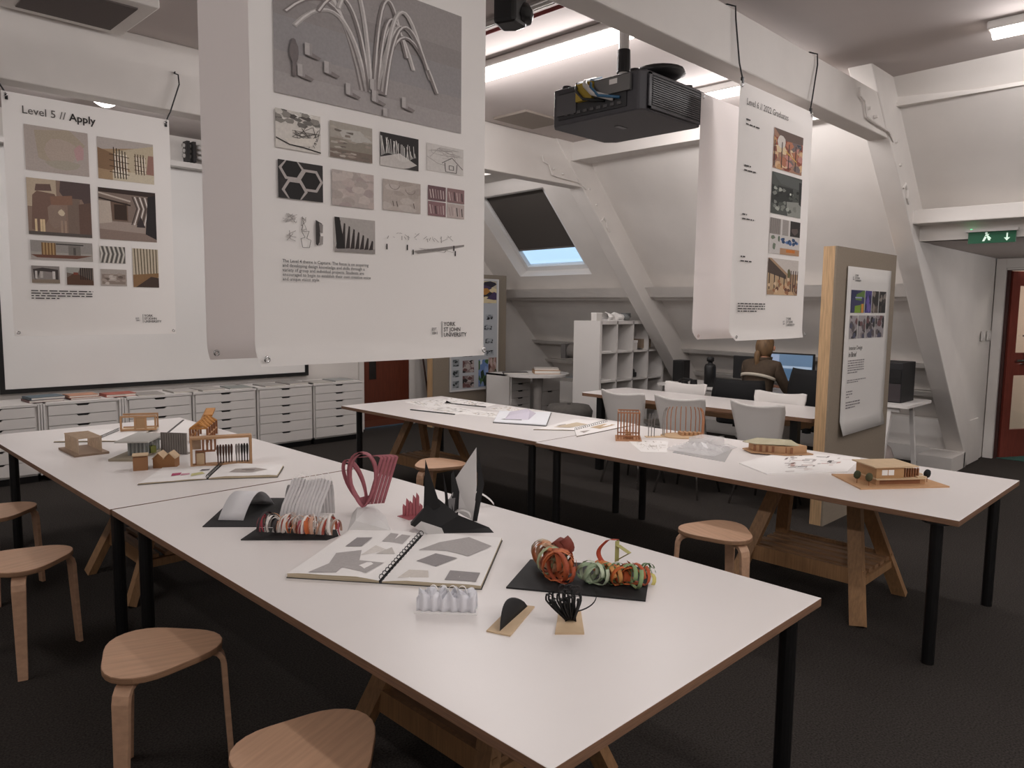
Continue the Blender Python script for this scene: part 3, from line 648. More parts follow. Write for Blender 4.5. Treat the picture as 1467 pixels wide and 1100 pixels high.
for a, b in (((0,-.012,0),(.02,.0,1.47)),((.84,-.012,0),(.86,0,1.47)),((.02,-.012,0),(.84,0,.02)),((.02,-.012,1.45),(.84,0,1.47))):
    MB().box(a, b).build('frame_edge', whitep, t)
def cpic(r_, bgc, cols, n, seed):
    rr = random.Random(seed); pic(t, 'picture', r_, bgc, [blob(rr.choice(cols), rr.random(), rr.random(), .18, .16, 7, .5, rr) for k in range(n)], y=-.0075)
cpic((.05,1.44,.82,1.15), 'bdb09a', ['8a6a3a','5a6a4a','4a3a5a','d8c8a0','b07a3a','2f2a34'], 40, 1)
cpic((.5,.40,.68,.04), '6a86b8', ['7a90c0','8aa0c8','4a6a3a','2a3a2a','c8d0d8'], 20, 2)
cpic((.68,.42,.83,.04), 'b09a90', ['9a7a70','3a4a2a','c0a8a0','5a3a34'], 20, 3)
for k, (a, b) in enumerate(((.22,.40),(.22,.20))): cpic((a, b, a+.2, b-.16), '8a7a78', ['2a2424','b0a4a0','6a4a48'], 16, 10+k)
for k in range(4): cpic((.05, .56-.14*k, .16, .47-.14*k), '8f9496', ['2f3436','5a6064'], 8, 20+k)
for a, b in ((.62,1.0),(.6,.86),(.62,.68),(.64,.52),(.25,.52),(.3,1.02)): cpic((a, b, a+.14, b-.07), 'a9adb2', ['1f2020','45484c','7a7e82'], 8, int(a*100+b*10))
textlines(t, (.1,1.1,.55,1.06), 1, 3, '8a5a6a').location.y = -.007
textlines(t, (.22,.47,.5,.44), 1, 4).location.y = -.007

# ------------------------------------------------------------------ work tables and trestles
TZ = .67
def leg_cyl(parent, x, y, h):
    MB().cyl((x, y, 0), (x, y, h), .026, n=14).build('leg', blackm, parent, smooth=False)
    MB().cyl((x, y, h-.008), (x, y, h), .06, n=14).build('leg_plate', blackm, parent)
def work_table(x0, x1, y0, y1, label, legs):
    t = thing('work_table', label, 'table', ((x0+x1)/2, (y0+y1)/2, 0), 0, 'large white work tables')
    a, b = (x1-x0)/2, (y1-y0)/2
    MB().box((-a, -b, TZ-.026), (a, b, TZ), mis=[1, 0, 1, 1, 1, 1]).build('tabletop', [tabw, ply], t, bevel=.002)
    for lx, ly in legs: leg_cyl(t, lx-(x0+x1)/2, ly-(y0+y1)/2, TZ-.026)
    return t
work_table(1.005, 2.235, .885, 3.372, 'white plywood-edged table top carrying black curled paper models and the large spiral sketchbook', ((2.16, .95), (1.08, .96), (1.075, 3.2), (2.16, 3.28)))
work_table(1.0, 2.235, 3.385, 5.80, 'white plywood-edged table top carrying small wooden house models, next to drawer units', ((1.07, 5.42), (2.17, 5.72), (1.07, 3.52), (2.16, 3.5)))
work_table(3.50, 4.60, .835, 3.268, 'white plywood-edged table top carrying the wooden house with tiny trees', ((3.55, .93), (4.50, .92), (3.57, 3.14), (4.50, 3.12)))
work_table(3.53, 4.65, 3.276, 5.60, 'white plywood-edged table top strewn with drawings and open portfolios', ((3.62, 5.46), (4.55, 5.48), (3.57, 3.36), (4.50, 3.36)))
def trestle(x, y0, y1, label, sp=.30, h=TZ-.03):
    t = thing('trestle', label, 'trestle', (x, (y0+y1)/2, 0), 0, 'pine trestles'); L = (y1-y0)/2
    for s in (-1, 1):
        for e in (-1, 1):
            MB().beam((s*sp, e*(L-.02), 0), (s*.035, e*(L-.17), h-.02), .07, .04, upv=(1, 0, 0)).build('leg', pine, t)
        MB().beam((s*sp*.68, -L+.04, .21), (s*sp*.68, L-.04, .21), .02, .08).build('side_rail', pine, t)
    MB().box((-.05, -L+.06, h-.045), (.05, L-.06, h)).build('top_beam', pineb, t)
    for e in (-1, 1): MB().beam((-sp*.66, e*(L-.06), .19), (sp*.66, e*(L-.06), .19), .04, .04).build('cross_rail', pine, t)
    for k in range(5):
        xx = -sp*.55+sp*1.1*k/4
        MB().box((xx-.025, -L+.05, .2155), (xx+.025, L-.05, .235)).build('slat', pineb, t)
    return t
trestle(1.62, 1.42, 2.12, 'pine trestle with slatted shelf under the sketchbook end of the table')
trestle(1.55, 3.95, 4.65, 'pine trestle with slatted shelf under the table of wooden house models')
trestle(4.02, 1.27, 2.0, 'pine trestle with low shelf under the table of the tree house model')
trestle(4.05, 4.68, 5.38, 'pine trestle under the table strewn with drawings', .27)

# ------------------------------------------------------------------ stools
def rtri(r, k, n=36):
    pts = []
    for i in range(n):
        a = 2*math.pi*i/n; rr = r*(1+k*math.cos(3*a)); pts.append((rr*math.cos(a), rr*math.sin(a)))
    return pts
def make_stool(label):
    t = thing('stool', label, 'stool', group='birch three-legged stools')
    MB().prism(rtri(.174, .115), .428, .45, 0, mt=1).build('seat', [birchedge, birch], t, bevel=.004)
    for k in range(3):
        a = R(120*k); ca, sa = math.cos(a), math.sin(a)
        path = [(.05, .419), (.12, .419), (.158, .417), (.178, .408), (.190, .392), (.195, .37), (.203, .2), (.213, 0)]
        nrm = []
        m = MB(); vs = []
        for i, (r_, z) in enumerate(path):
            p0 = path[max(i-1, 0)]; p1 = path[min(i+1, len(path)-1)]
            dx, dz = p1[0]-p0[0], p1[1]-p0[1]; L = math.hypot(dx, dz); n_ = (dz/L, -dx/L)
            hw = .026 if i < 6 else .026-.004*(i-5)
            th = .009
            for s, q in ((-1, -1), (1, -1), (1, 1), (-1, 1)):
                rr, zz = r_ + n_[0]*th*q, z + n_[1]*th*q
                vs.append((rr*ca - s*hw*sa, rr*sa + s*hw*ca, max(zz, 0)))
        k_ = len(path)
        fs = [(4*i+j, 4*i+(j+1) % 4, 4*i+4+(j+1) % 4, 4*i+4+j) for i in range(k_-1) for j in range(4)] + [(3, 2, 1, 0), (4*k_-4, 4*k_-3, 4*k_-2, 4*k_-1)]
        m.add(vs, fs).build('leg', birch, t, bevel=.002)
    return t
st0 = make_stool('birch three-legged stool half under the table edge, beside black table legs, near bent white card')
st0.location = (.83, 2.40, 0); st0.rotation_euler = (0, 0, R(-20))
copy_tree(st0, (.74, 3.67, 0), R(12), 'birch three-legged stool at the joint between the two stool tables')
copy_tree(st0, (.82, 4.62, 0), R(15), 'birch three-legged stool beside the table of wooden house models')
copy_tree(st0, (.90, 1.585, 0), R(20), 'birch three-legged stool beside the slatted trestle shelf of the sketchbook table')
copy_tree(st0, (3.30, 4.0, 0), R(-50), 'birch three-legged stool in front of the trestle under the drawings table')
copy_tree(st0, (3.31, 1.84, 0), R(-110), 'birch three-legged stool in front of the trestle under the tree house table')

# ------------------------------------------------------------------ drawer units
gap = mat('3a3634', .8); handle = mat('141212', .6)
def drawer_unit(x0, x1, y0, depth, h, label, rows, rz=0, group='white drawer units under the screen'):
    w = x1-x0
    t = thing('drawer_unit', label, 'drawer unit', (x0, y0, 0), rz, group)
    b = MB(); b.box((0, .02, .06), (.018, depth, h)); b.box((w-.018, .02, .06), (w, depth, h)); b.box((0, .0, h-.02), (w, depth, h)); b.box((0, depth-.01, .06), (w, depth, h)); b.box((0, .02, .06), (w, depth, .075))
    b.build('carcass', whitel, t)
    MB().box((.01, .04, 0), (w-.01, depth-.02, .06)).build('plinth', blackm, t)
    z = h-.025; tot = sum(rows); H = (h-.025-.075)
    for r_ in rows:
        dh = H*r_/tot
        d = MB(); cw = .055
        # drawer front with a cut-out grip at its top
        a0, a1 = w/2-cw, w/2+cw
        prof = [(.02, z-dh+.004), (w-.02, z-dh+.004), (w-.02, z-.001), (a1, z-.001), (a1-.015, z-.016), (a0+.015, z-.016), (a0, z-.001), (.02, z-.001)]
        n = len(prof)
        vs = [(x, .0, zz) for x, zz in prof] + [(x, .02, zz) for x, zz in prof]
        d.add(vs, [tuple(range(n)), tuple(range(n, 2*n))[::-1]] + [(i, n+i, n+(i+1) % n, (i+1) % n) for i in range(n)])
        dr = d.build('drawer', whitel, t)
        MB().box((a0-.005, .021, z-.024), (a1+.005, .03, z+.003)).build('grip', handle, dr)
        z -= dh
    return t
CY = 7.29
six = (1, 1, 1, 1, 1.25, 1.25)
for i, (a, b) in enumerate(((1.02, 1.63), (1.69, 2.27), (2.34, 2.93), (2.945, 3.59), (3.605, 4.24), (4.255, 4.90))):
    drawer_unit(a, b, CY, .5, .675, ['white drawer unit at the far left corner of the screen', 'white drawer unit under the blue and orange books', 'white drawer unit under the red covered book', 'white drawer unit between the red book and the loose brochures', 'white drawer unit under the grey brochures', 'white drawer unit beside the brown door'][i], six)
for a, b, lb in ((1.63, 1.69, 'narrow white filler strips beside the blue book end'), (2.27, 2.34, 'narrow white filler strips below the red covered book')):
    t = thing('filler_panel', lb, 'panel', (a, CY, 0), 0, 'filler panels')
    for k in range(3): MB().box((.003+(b-a)*k/3, .0, .06), ((b-a)*(k+1)/3-.003, .3, .67)).build('strip', whitel, t)
# books and brochures on the units
def book(x, y, z, w, d, h, rz, cov, label, pages='e4e0d8', cat='book', group='books and brochures on the drawer units', name='book'):
    t = thing(name, label, cat, (x, y, z), rz, group)
    cm = mat(cov, .5)
    MB().box((-w/2, -d/2, h*.86), (w/2, d/2, h)).build('cover', cm, t)
    MB().box((-w/2, -d/2, 0), (w/2, d/2, h*.14)).build('back_cover', cm, t)
    MB().box((-w/2+.004, -d/2+.004, h*.14), (w/2-.004, d/2-.004, h*.86)).build('pages', mat(pages, .8), t)
    MB().box((-w/2, -d/2, 0), (-w/2+.005, d/2, h)).build('spine', cm, t)
    return t
ZC = .675
book(1.72, 7.5, ZC, .27, .22, .022, .05, '7a5a58', 'pinkish grey hardback under the blue book on drawer units')
book(1.73, 7.5, ZC+.022, .27, .21, .022, .1, '4f6470', 'blue grey book on top of the pinkish hardback')
book(2.03, 7.5, ZC, .25, .2, .018, .05, '7e4a40', 'dark red book under the orange book on drawer units')
book(2.02, 7.5, ZC+.018, .24, .2, .02, 0, 'c08a6c', 'orange tan book on top of the dark red book')
book(2.33, 7.5, ZC, .26, .2, .026, 0, 'b05a48', 'red covered book lying on drawer units')
for i, (x, c_, nm) in enumerate(((2.58, '9c9792', 'grey'), (2.90, 'b5b0ab', 'pale grey'), (3.15, 'aaa59f', 'stone grey'), (3.47, '8f938f', 'greenish grey'), (3.82, 'a5a19c', 'light grey'), (4.10, '989490', 'mid grey'), (4.40, 'b0aca6', 'off-white'), (4.68, '9da09e', 'cool grey'))):
    book(x, 7.46+.03*(i % 2), ZC, .24, .28, .010+.004*(i % 3), .08*(i % 3-1), c_, nm + ' brochure lying on the white drawer units, ' + ['next to the red book', 'past the red book', 'near the middle', 'under the dark screen frame', 'under the hanging poster corner', 'by the end of the screen frame', 'beyond the screen frame corner', 'nearest the brown door'][i], cat='brochure', name='brochure')
# screen
t = thing('projection_screen', 'large white projection screen with thin black frame', 'screen', (1.47, GY-.03, .72))
MB().box((.03, 0, .03), (2.99, .02, 2.165)).build('surface', mat('e6e4e1', .5, key='screen_surface'), t)
for a, b in (((0,-.012,0),(3.02,.02,.04)), ((0,-.012,.04),(.04,.02,2.165)), ((2.98,-.012,.04),(3.02,.02,2.165)), ((0,-.012,2.165),(3.02,.02,2.205))):
    MB().box(a, b).build('frame_bar', blackm, t)
t = thing('screen_housing', 'white horizontal trunking with pipes above the screen', 'trunking', (1.2, GY-.16, 2.88))
MB().box((0, 0, 0), (5.0, .11, .05)).build('ledge', whitep, t)
for z in (.12, .17, .22): MB().cyl((1.9, .06, z), (5.0, .06, z), .02, n=10).build('pipe', mat('b8b4b0', .4), t, smooth=True)
for x in (1.92, 1.98, 2.4): MB().box((x, .0, .06), (x+.03, .1, .26)).build('bracket', mat('2c2a2a', .5), t)

# ------------------------------------------------------------------ far white table, chairs, desk, person
def rrect(x0, y0, x1, y1, r, n=5):
    out = []
    for cx, cy, a0 in ((x1-r, y0+r, -90), (x1-r, y1-r, 0), (x0+r, y1-r, 90), (x0+r, y0+r, 180)):
        for i in range(n+1): a = R(a0+90*i/n); out.append((cx+r*math.cos(a), cy+r*math.sin(a)))
    return out
t = thing('meeting_table', 'long white meeting table with rounded corners between the white shell chairs', 'table', (5.9, 3.45, 0))
MB().prism(rrect(-.36, -1.13, .36, 1.15, .06), .70, .73, 1, mt=0).build('tabletop', [tabw, ply], t)
for y in (-.95, .95):
    for x in (-.28, .28): MB().box((x-.03, y-.03, 0), (x+.03, y+.03, .7)).build('leg', blackm, t)
    MB().box((-.28, y-.02, .62), (.28, y+.02, .7)).build('cross_rail', pine, t)
MB().box((-.02, -.95, .6), (.02, .95, .66)).build('long_rail', pineb, t)
def make_chair(label):
    t = thing('shell_chair', label, 'chair', group='white shell chairs at the meeting table')
    prof = [(.21, .425), (.22, .445), (.18, .452), (.05, .44), (-.1, .435), (-.165, .45), (-.195, .50), (-.21, .58), (-.225, .68), (-.24, .76), (-.255, .81)]
    wid = [.40, .42, .44, .45, .43, .40, .37, .39, .43, .46, .46]
    def sf(u, v):
        i = v*(len(prof)-1); k = min(int(i), len(prof)-2); f = i-k
        x = prof[k][0]*(1-f)+prof[k+1][0]*f; z = prof[k][1]*(1-f)+prof[k+1][1]*f; w = wid[k]*(1-f)+wid[k+1]*f
        s = 2*u-1; c_ = s*s
        if v > .45: x += .06*c_; z += .10*(v-.45)**2*c_*(1 if c_ < .9 else .6)
        else: z += .03*c_
        return (x, s*w/2, z)
    MB().grid(sf, 12, 30).build('shell', whitep, t, smooth=True, solid=.008)
    for sx, sy in ((1, 1), (1, -1), (-1, 1), (-1, -1)):
        MB().cyl((sx*.12, sy*.12, .43), (sx*.2-.01, sy*.2, 0), .011, .009, 8).build('leg', chrome, t, smooth=True)
    MB().box((-.13, -.13, .415), (.13, .13, .428)).build('mount', blackm, t)
    return t
ch0 = make_chair('white shell chair on the stools side of the meeting table, near the shelf unit end')
ch0.location = (5.42, 3.86, 0)
copy_tree(ch0, (5.47, 3.34, 0), R(4), 'white shell chair at the meeting table, behind the curved stick model')
copy_tree(ch0, (5.59, 2.70, 0), R(-3), 'white shell chair at the meeting table, beside the partition board')
copy_tree(ch0, (6.13, 3.92, 0), R(180), 'white shell chair across the meeting table, near the black headset stand')
copy_tree(ch0, (6.06, 2.92, 0), R(183), 'white shell chair across the meeting table, behind the seated person')
# computer desk
t = thing('computer_desk', 'white desk along the sloping wall with splayed white legs', 'desk', (7.32, 3.4, 0))
MB().prism(rrect(-.34, -1.28, .34, 1.3, .03), .70, .725).build('desktop', whitel, t)
for y in (-1.12, 1.12, 0):
    for s in (-1, 1): MB().beam((s*.28, y, .70), (s*.36, y-.04*s, 0), .04, .035, upv=(0, 1, 0)).build('leg', whitel, t)
MB().box((-.3, -1.2, .66), (-.27, 1.2, .7)).build('apron', whitel, t)
t = thing('monitor', 'wide computer monitor with blue grey screen before the seated person', 'monitor', (7.58, 3.48, .725))
MB().box((-.0, -.27, .06), (.03, .27, .37)).build('casing', blackp, t, bevel=.006)
scr = MB().add([(-.002, -.255, .08), (-.002, .255, .08), (-.002, .255, .355), (-.002, -.255, .355)], [(0, 1, 2, 3)]).build('display', mat('5e7690', .3, emit=.5), t)
for a in ((.10,.255,.09,.35,'8a9ab4'), (-.25,.08,.21,.235,'9db0c4'), (-.2,.06,.1,.2,'4c6884')):
    MB().add([(-.003, a[0], a[2]), (-.003, a[1], a[2]), (-.003, a[1], a[3]), (-.003, a[0], a[3])], [(0, 1, 2, 3)]).build('window_area', mat(a[4], .3, emit=.5), t)
MB().cyl((.05, 0, 0), (.04, 0, .2), .025, .02).build('stand', blackp, t); MB().prism(rrect(-.06, -.11, .12, .11, .03), 0, .012).build('stand_base', blackp, t)
t = thing('monitor', 'small dark monitor half hidden behind the seated person', 'monitor', (7.6, 3.98, .725))
MB().box((0, -.2, .06), (.03, .14, .31)).build('casing', blackp, t, bevel=.006); MB().cyl((.05, 0, 0), (.04, 0, .15), .025, .02).build('stand', blackp, t); MB().prism(rrect(-.06, -.1, .12, .1, .03), 0, .012).build('stand_base', blackp, t)
t = thing('tower_speaker', 'black box with grey lower front on the desk end', 'speaker box', (7.32, 2.36, .725))
MB().box((-.17, -.13, 0), (.17, .13, .36)).build('cabinet', mat('151416', .6), t, bevel=.006)
MB().box((-.176, -.12, .01), (-.168, .12, .17)).build('front_panel', mat('3a3436', .4), t); MB().box((-.178, -.12, .175), (-.168, .12, .30)).build('grille', blackm, t)
MB().add([(-.178, .0, .30), (-.178, .02, .30), (-.178, .01, .33)], [(0, 1, 2)]).build('badge', whitep, t)
t = thing('waste_sack', 'crumpled grey sack with cables under the desk end', 'sack', (7.3, 2.45, 0))
rs = random.Random(4)
MB().lathe([(0, 0), (.13, .0), (.16, .08), (.14, .2), (.11, .28), (.06, .33), (0, .34)], 12).build('sack', mat('8a7f7a', .8, noise=.3, scale=8), t, smooth=True)
MB().tube([(.05, .1, .33), (.1, .15, .45), (-.05, .2, .5), (-.1, .1, .58), (.05, .12, .68)], .012).build('cable', blackp, t)
# office chairs
def office_chair(loc, rz, label, w=.52, h0=.55, h1=.95):
    t = thing('office_chair', label, 'chair', loc, rz, 'black office chairs at the desk')
    MB().prism(rrect(-.22, -.24, .24, .24, .08), .43, .50).build('seat', mat('0d0d0f', .8), t, bevel=.02)
    MB().grid(lambda u, v: (-.25-.03*math.sin(math.pi*v)+.07*(2*u-1)**2, (u-.5)*w*(1-.12*v**3), h0+(h1-h0)*v), 10, 8).build('backrest', mat('0c0c0e', .8, noise=.1, scale=80), t, smooth=True, solid=.05)
    MB().box((-.27, -.03, .42), (-.22, .03, .7)).build('back_post', blackp, t)
    MB().cyl((0, 0, .08), (0, 0, .43), .028).build('column', blackm, t)
    for k in range(5):
        a = R(72*k+15); MB().beam((0, 0, .09), (.3*math.cos(a), .3*math.sin(a), .06), .04, .03).build('foot', blackp, t)
        MB().cyl((.3*math.cos(a)-.012*math.sin(a), .3*math.sin(a)+.012*math.cos(a), .03), (.3*math.cos(a)+.012*math.sin(a), .3*math.sin(a)-.012*math.cos(a), .03), .03, n=10).build('caster', blackp, t)
    return t
office_chair((6.84, 3.55, 0), R(8), 'black office chair the person with tied hair sits on', h1=.865)
office_chair((6.95, 2.80, 0), R(-20), 'empty black office chair beside the partition board', h1=1.0)
# seated person, seen from behind
pt = thing('person', 'person with tied-back fair hair in a brown jacket seated at the computer', 'person', (6.86, 3.47, 0), R(-8))
J = {'pel': (.0, 0, .55), 'sp1': (.02, 0, .72), 'sp2': (.06, 0, .88), 'chest': (.09, 0, .98), 'neck': (.11, 0, 1.05), 'neck2': (.125, 0, 1.10), 'head': (.14, 0, 1.17), 'headt': (.14, 0, 1.235)}
rad = {'pel': (.16, .13), 'sp1': (.155, .115), 'sp2': (.165, .115), 'chest': (.15, .095), 'neck': (.075, .07), 'neck2': (.052, .054), 'head': (.078, .092), 'headt': (.062, .072)}
edges = [('pel','sp1'),('sp1','sp2'),('sp2','chest'),('chest','neck'),('neck','neck2'),('neck2','head'),('head','headt')]
for s, n in ((1, 'l'), (-1, 'r')):
    J.update({n+'sh': (.085, s*.165, .985), n+'ua': (.12, s*.20, .88), n+'el': (.20, s*.215, .76), n+'fa': (.31, s*.17, .765), n+'wr': (.41, s*.13, .765), n+'ha': (.46, s*.12, .765),
              n+'hip': (.05, s*.10, .54), n+'th': (.22, s*.11, .55), n+'kn': (.40, s*.12, .53), n+'ca': (.38, s*.12, .30), n+'an': (.36, s*.12, .09), n+'to': (.48, s*.13, .04)})
    rad.update({n+'sh': (.07, .07), n+'ua': (.058, .055), n+'el': (.05, .048), n+'fa': (.045, .043), n+'wr': (.03, .028), n+'ha': (.036, .016), n+'hip': (.10, .09), n+'th': (.085, .08), n+'kn': (.065, .062), n+'ca': (.055, .055), n+'an': (.04, .042), n+'to': (.042, .035)})
    edges += [('chest', n+'sh'), (n+'sh', n+'ua'), (n+'ua', n+'el'), (n+'el', n+'fa'), (n+'fa', n+'wr'), (n+'wr', n+'ha'), ('pel', n+'hip'), (n+'hip', n+'th'), (n+'th', n+'kn'), (n+'kn', n+'ca'), (n+'ca', n+'an'), (n+'an', n+'to')]
    for fi, (off, ln) in enumerate(((.030, .075), (.011, .085), (-.009, .08), (-.028, .065))):
        b = J[n+'ha']; a1, a2 = n+'f%da' % fi, n+'f%db' % fi
        J[a1] = (b[0]+.035+ln*.4, b[1]+off, b[2]-.004); J[a2] = (b[0]+.03+ln, b[1]+off*1.1, b[2]-.022)
        rad[a1] = (.009, .009); rad[a2] = (.007, .007); edges += [(n+'ha', a1), (a1, a2)]
    b = J[n+'ha']; J[n+'tha'] = (b[0]+.01, b[1]-s*.045, b[2]-.008); J[n+'thb'] = (b[0]+.045, b[1]-s*.055, b[2]-.018)
    rad[n+'tha'] = (.011, .011); rad[n+'thb'] = (.008, .008); edges += [(n+'ha', n+'tha'), (n+'tha', n+'thb')]
names = list(J); me = bpy.data.meshes.new('body'); me.from_pydata([J[n] for n in names], [(names.index(a), names.index(b)) for a, b in edges], [])
bo = bpy.data.objects.new('tmpbody', me); COL.objects.link(bo)
sm = bo.modifiers.new('skin', 'SKIN'); sm.use_smooth_shade = True
for i, n in enumerate(names):
    sv = me.skin_vertices[0].data[i]; sv.radius = rad[n]; sv.use_root = (n == 'pel')
ss = bo.modifiers.new('sub', 'SUBSURF'); ss.levels = 2; ss.render_levels = 2
bme = bpy.data.meshes.new_from_object(bo.evaluated_get(bpy.context.evaluated_depsgraph_get()))
bpy.data.objects.remove(bo)
skin = mat('b98468', .6, key='skin'); jack = mat('4a3c2e', .85, noise=.15, scale=30, key='jacket'); trou = mat('24242a', .85, key='trousers'); shoe = mat('1a1818', .6)
bme.materials.clear()
for m in (jack, skin, trou, shoe): bme.materials.append(m)
for p in bme.polygons:
    x, y, z = p.center; p.use_smooth = True
    p.material_index = 1 if (z > 1.075 or (x > .40 and z > .7)) else (3 if z < .1 else (2 if z < .6 else 0))
bo = bpy.data.objects.new('body', bme); COL.objects.link(bo); bo.parent = pt
hairm = mat('6e5438', .6, noise=.35, scale=40, stretch=(1, 1, .2), key='fair_hair')
hm = MB()
def hf(u, v):
    th = 2*math.pi*u; ph = math.pi*(.02+.80*v)
    rx, ry, rz_ = .098, .090, .125
    x = -rx*math.sin(ph)*math.cos(th); y = ry*math.sin(ph)*math.sin(th); z = rz_*math.cos(ph)
    if x > .02 and z < .05: x = .02+(x-.02)*.3; y *= .99; z = max(z, .0)
    return (.13+x, y, 1.175+z)
hm.grid(hf, 24, 14, 0, True).build('hair', hairm, pt, smooth=True)
MB().lathe([(0, .05), (.025, .03), (.032, 0), (.028, -.05), (.018, -.11), (0, -.15)], 10, c=(.025, .012, 1.10)).build('ponytail', hairm, pt, smooth=True)
for s in (-1, 1):
    MB().lathe([(0, .026), (.012, .018), (.014, 0), (.010, -.018), (0, -.026)], 8, c=(.15, s*.086, 1.165)).build('ear', skin, pt, smooth=True)
    MB().lathe([(0, .008), (.007, .004), (.009, 0), (.007, -.004), (0, -.008)], 8, c=(.232, s*.032, 1.185)).build('eye', mat('e8e4e0', .3), pt, smooth=True)
MB().add([(.228, -.012, 1.185), (.228, .012, 1.185), (.262, 0, 1.145), (.235, -.015, 1.138), (.235, .015, 1.138)], [(0, 1, 2), (0, 2, 3), (1, 4, 2), (3, 2, 4)]).build('nose', skin, pt, smooth=True)
MB().box((.225, -.024, 1.112), (.236, .024, 1.119)).build('mouth', mat('8a4a40', .6), pt)
def band(u, v):
    th = R(100+160*u); return (.062+.135*math.cos(th)*1.04-.012*0, .195*math.sin(th), .905+.03*v-.05*(2*u-1)**2)
MB().grid(band, 14, 2).build('jacket_stripe', mat('c9c0b0', .8), pt, smooth=True, solid=.004)
MB().grid(lambda u, v: (.105+(.075+.01*v)*math.cos(2*math.pi*u), (.08+.008*v)*math.sin(2*math.pi*u), 1.035+.045*v), 16, 3, 0, True).build('collar', jack, pt, smooth=True, solid=.008)
# items on the meeting table
t = thing('water_bottle', 'black bottle with round lid beside the seated person', 'bottle', (6.38, 3.72, 0)) if False else None
t = thing('headset_stand', 'black bottle-shaped stand on the desk beside the office chair', 'stand', (7.08, 4.10, .725))
MB().lathe([(0, 0), (.055, 0), (.06, .01), (.06, .21), (.05, .235), (.025, .245), (.025, .262), (.038, .27), (.038, .30), (.03, .312), (0, .312)], 16).build('body', blackp, t, smooth=True)
t = thing('headphones', 'black headphones lying on the desk beside cable', 'headphones', (7.02, 4.33, .725))
MB().tube([(.09*math.cos(R(a)), .09*math.sin(R(a)), .05+.01*math.sin(R(a*2))) for a in range(0, 200, 20)], .012).build('headband', blackp, t, smooth=True)
for s in (-1, 1): MB().cyl((s*.09, -.02, .0), (s*.09, -.02, .055), .04, .035).build('ear_cup', blackp, t)
t = thing('speaker_block', 'black upright speaker at the foot of the far rafter', 'speaker', (7.35, 4.62, .725))
MB().box((-.07, -.07, 0), (.07, .07, .24)).build('cabinet', mat('161314', .6), t, bevel=.006); MB().box((-.076, -.06, .02), (-.069, .06, .22)).build('grille', blackm, t)

# ------------------------------------------------------------------ stepped shelf unit
t = thing('shelf_unit', 'white stepped cube shelf unit under the sloping roof', 'shelf', (6.75, 5.32, 0))
cw, rh, dp = .315, .335, .39
def colh(k): return 4 if k < 3 else 3
for k in range(5):
    h = max(colh(k) if k < 4 else 0, colh(k-1) if k else 0)*rh+.05
    MB().box((k*cw, 0, 0), (k*cw+(.035 if k in (0, 4) else .018), dp, h)).build('upright', whitel, t)
for r_ in range(5):
    n = 4 if r_ <= 3 else 3
    MB().box((.03, .0, r_*rh+.012), (n*cw, dp-.005, r_*rh+(.05 if r_ in (0, 4) else .03))).build('shelf_board', whitel, t)
MB().box((.02, dp-.01, .03), (3*cw, dp-.004, 4*rh+.03)).build('back_panel', mat('c9c4bf', .6), t); MB().box((3*cw, dp-.01, .03), (4*cw, dp-.004, 3*rh+.03)).build('back_panel', mat('c9c4bf', .6), t)
zt = 4*rh+.05
t = thing('paper_cup_box', 'small white box on top of the shelf unit', 'box', (6.93, 5.52, zt)); MB().box((-.05, -.04, 0), (.05, .04, .085)).build('body', whitep, t); MB().box((-.052, -.042, .085), (.052, .042, .095)).build('lid', paper, t)
t = thing('paper_model', 'white crumpled paper model on top of the shelf unit', 'model', (7.2, 5.5, zt))
rs = random.Random(9)
MB().grid(lambda u, v: (-.15+.3*u, .08*math.cos(2*math.pi*v)*(.8+.3*math.sin(9*u)), .045+.045*math.sin(2*math.pi*v)*(1+.3*math.sin(11*u+3*v))), 14, 8).build('folded_sheet', paper, t)
MB().box((-.15, -.07, 0), (.14, .07, .012)).build('base', paper, t)
t = thing('glass_jar', 'clear glass cup on top of the shelf unit', 'glass', (7.47, 5.5, zt))
MB().lathe([(0, .004), (.045, .004), (.055, .05), (.06, .09), (.055, .09), (.05, .05), (.04, .01), (0, .01)], 16).build('bowl', mat('d8dcdc', .1, trans=.8), t, smooth=True)
MB().tube([(.05, 0, .06), (.09, .0, .075), (.1, 0, .05), (.06, 0, .02)], .008).build('handle', mat('d8dcdc', .1, trans=.8), t)
t = thing('storage_box', 'white box inside an upper cube of the shelf unit', 'box', (7.47, 5.45, 3*rh+.03)); MB().box((-.06, -.09, 0), (.06, .09, .115)).build('body', whitep, t); MB().box((-.063, -.093, .09), (.063, .093, .12)).build('lid', paper, t)
t = thing('cardboard_box', 'brown cardboard box on the lower step of the shelf unit', 'box', (7.74, 5.5, 3*rh+.05)); MB().box((-.1, -.12, 0), (.1, .12, .11)).build('body', mat('8a7866', .8), t); MB().box((-.1, -.005, .1095), (.1, .005, .1115)).build('tape', mat('a8927a', .5), t)
t = thing('camera_bag', 'black camera lying in a cube of the shelf unit', 'camera', (7.52, 5.48, 2*rh+.03)); MB().box((-.09, -.06, 0), (.1, .06, .06)).build('body', blackp, t, bevel=.008); MB().cyl((.02, -.06, .07), (.02, .03, .07), .035).build('lens', blackp, t); MB().box((-.09, -.04, .06), (-.03, .03, .11)).build('grip', blackp, t)
for i, (k, r_) in enumerate(((0, 3), (1, 3), (0, 2))):
    t = thing('paper_model', ['pale paper model in the top corner cube of shelf unit', 'pale paper model in the top cube beside the white box', 'pale paper model in the second row corner cube'][i], 'model', (6.75+cw*(k+.5), 5.46, r_*rh+.03), 0, 'paper models in the shelf cubes')
    MB().box((-.11, -.1, 0), (.11, .1, .008)).build('base', paper, t)
    for q in range(4): MB().box((-.1+.04*q, -.06+.02*q, .008), (-.075+.04*q, .02+.02*q, .03+.02*((q+i) % 3))).build('block', paper, t)
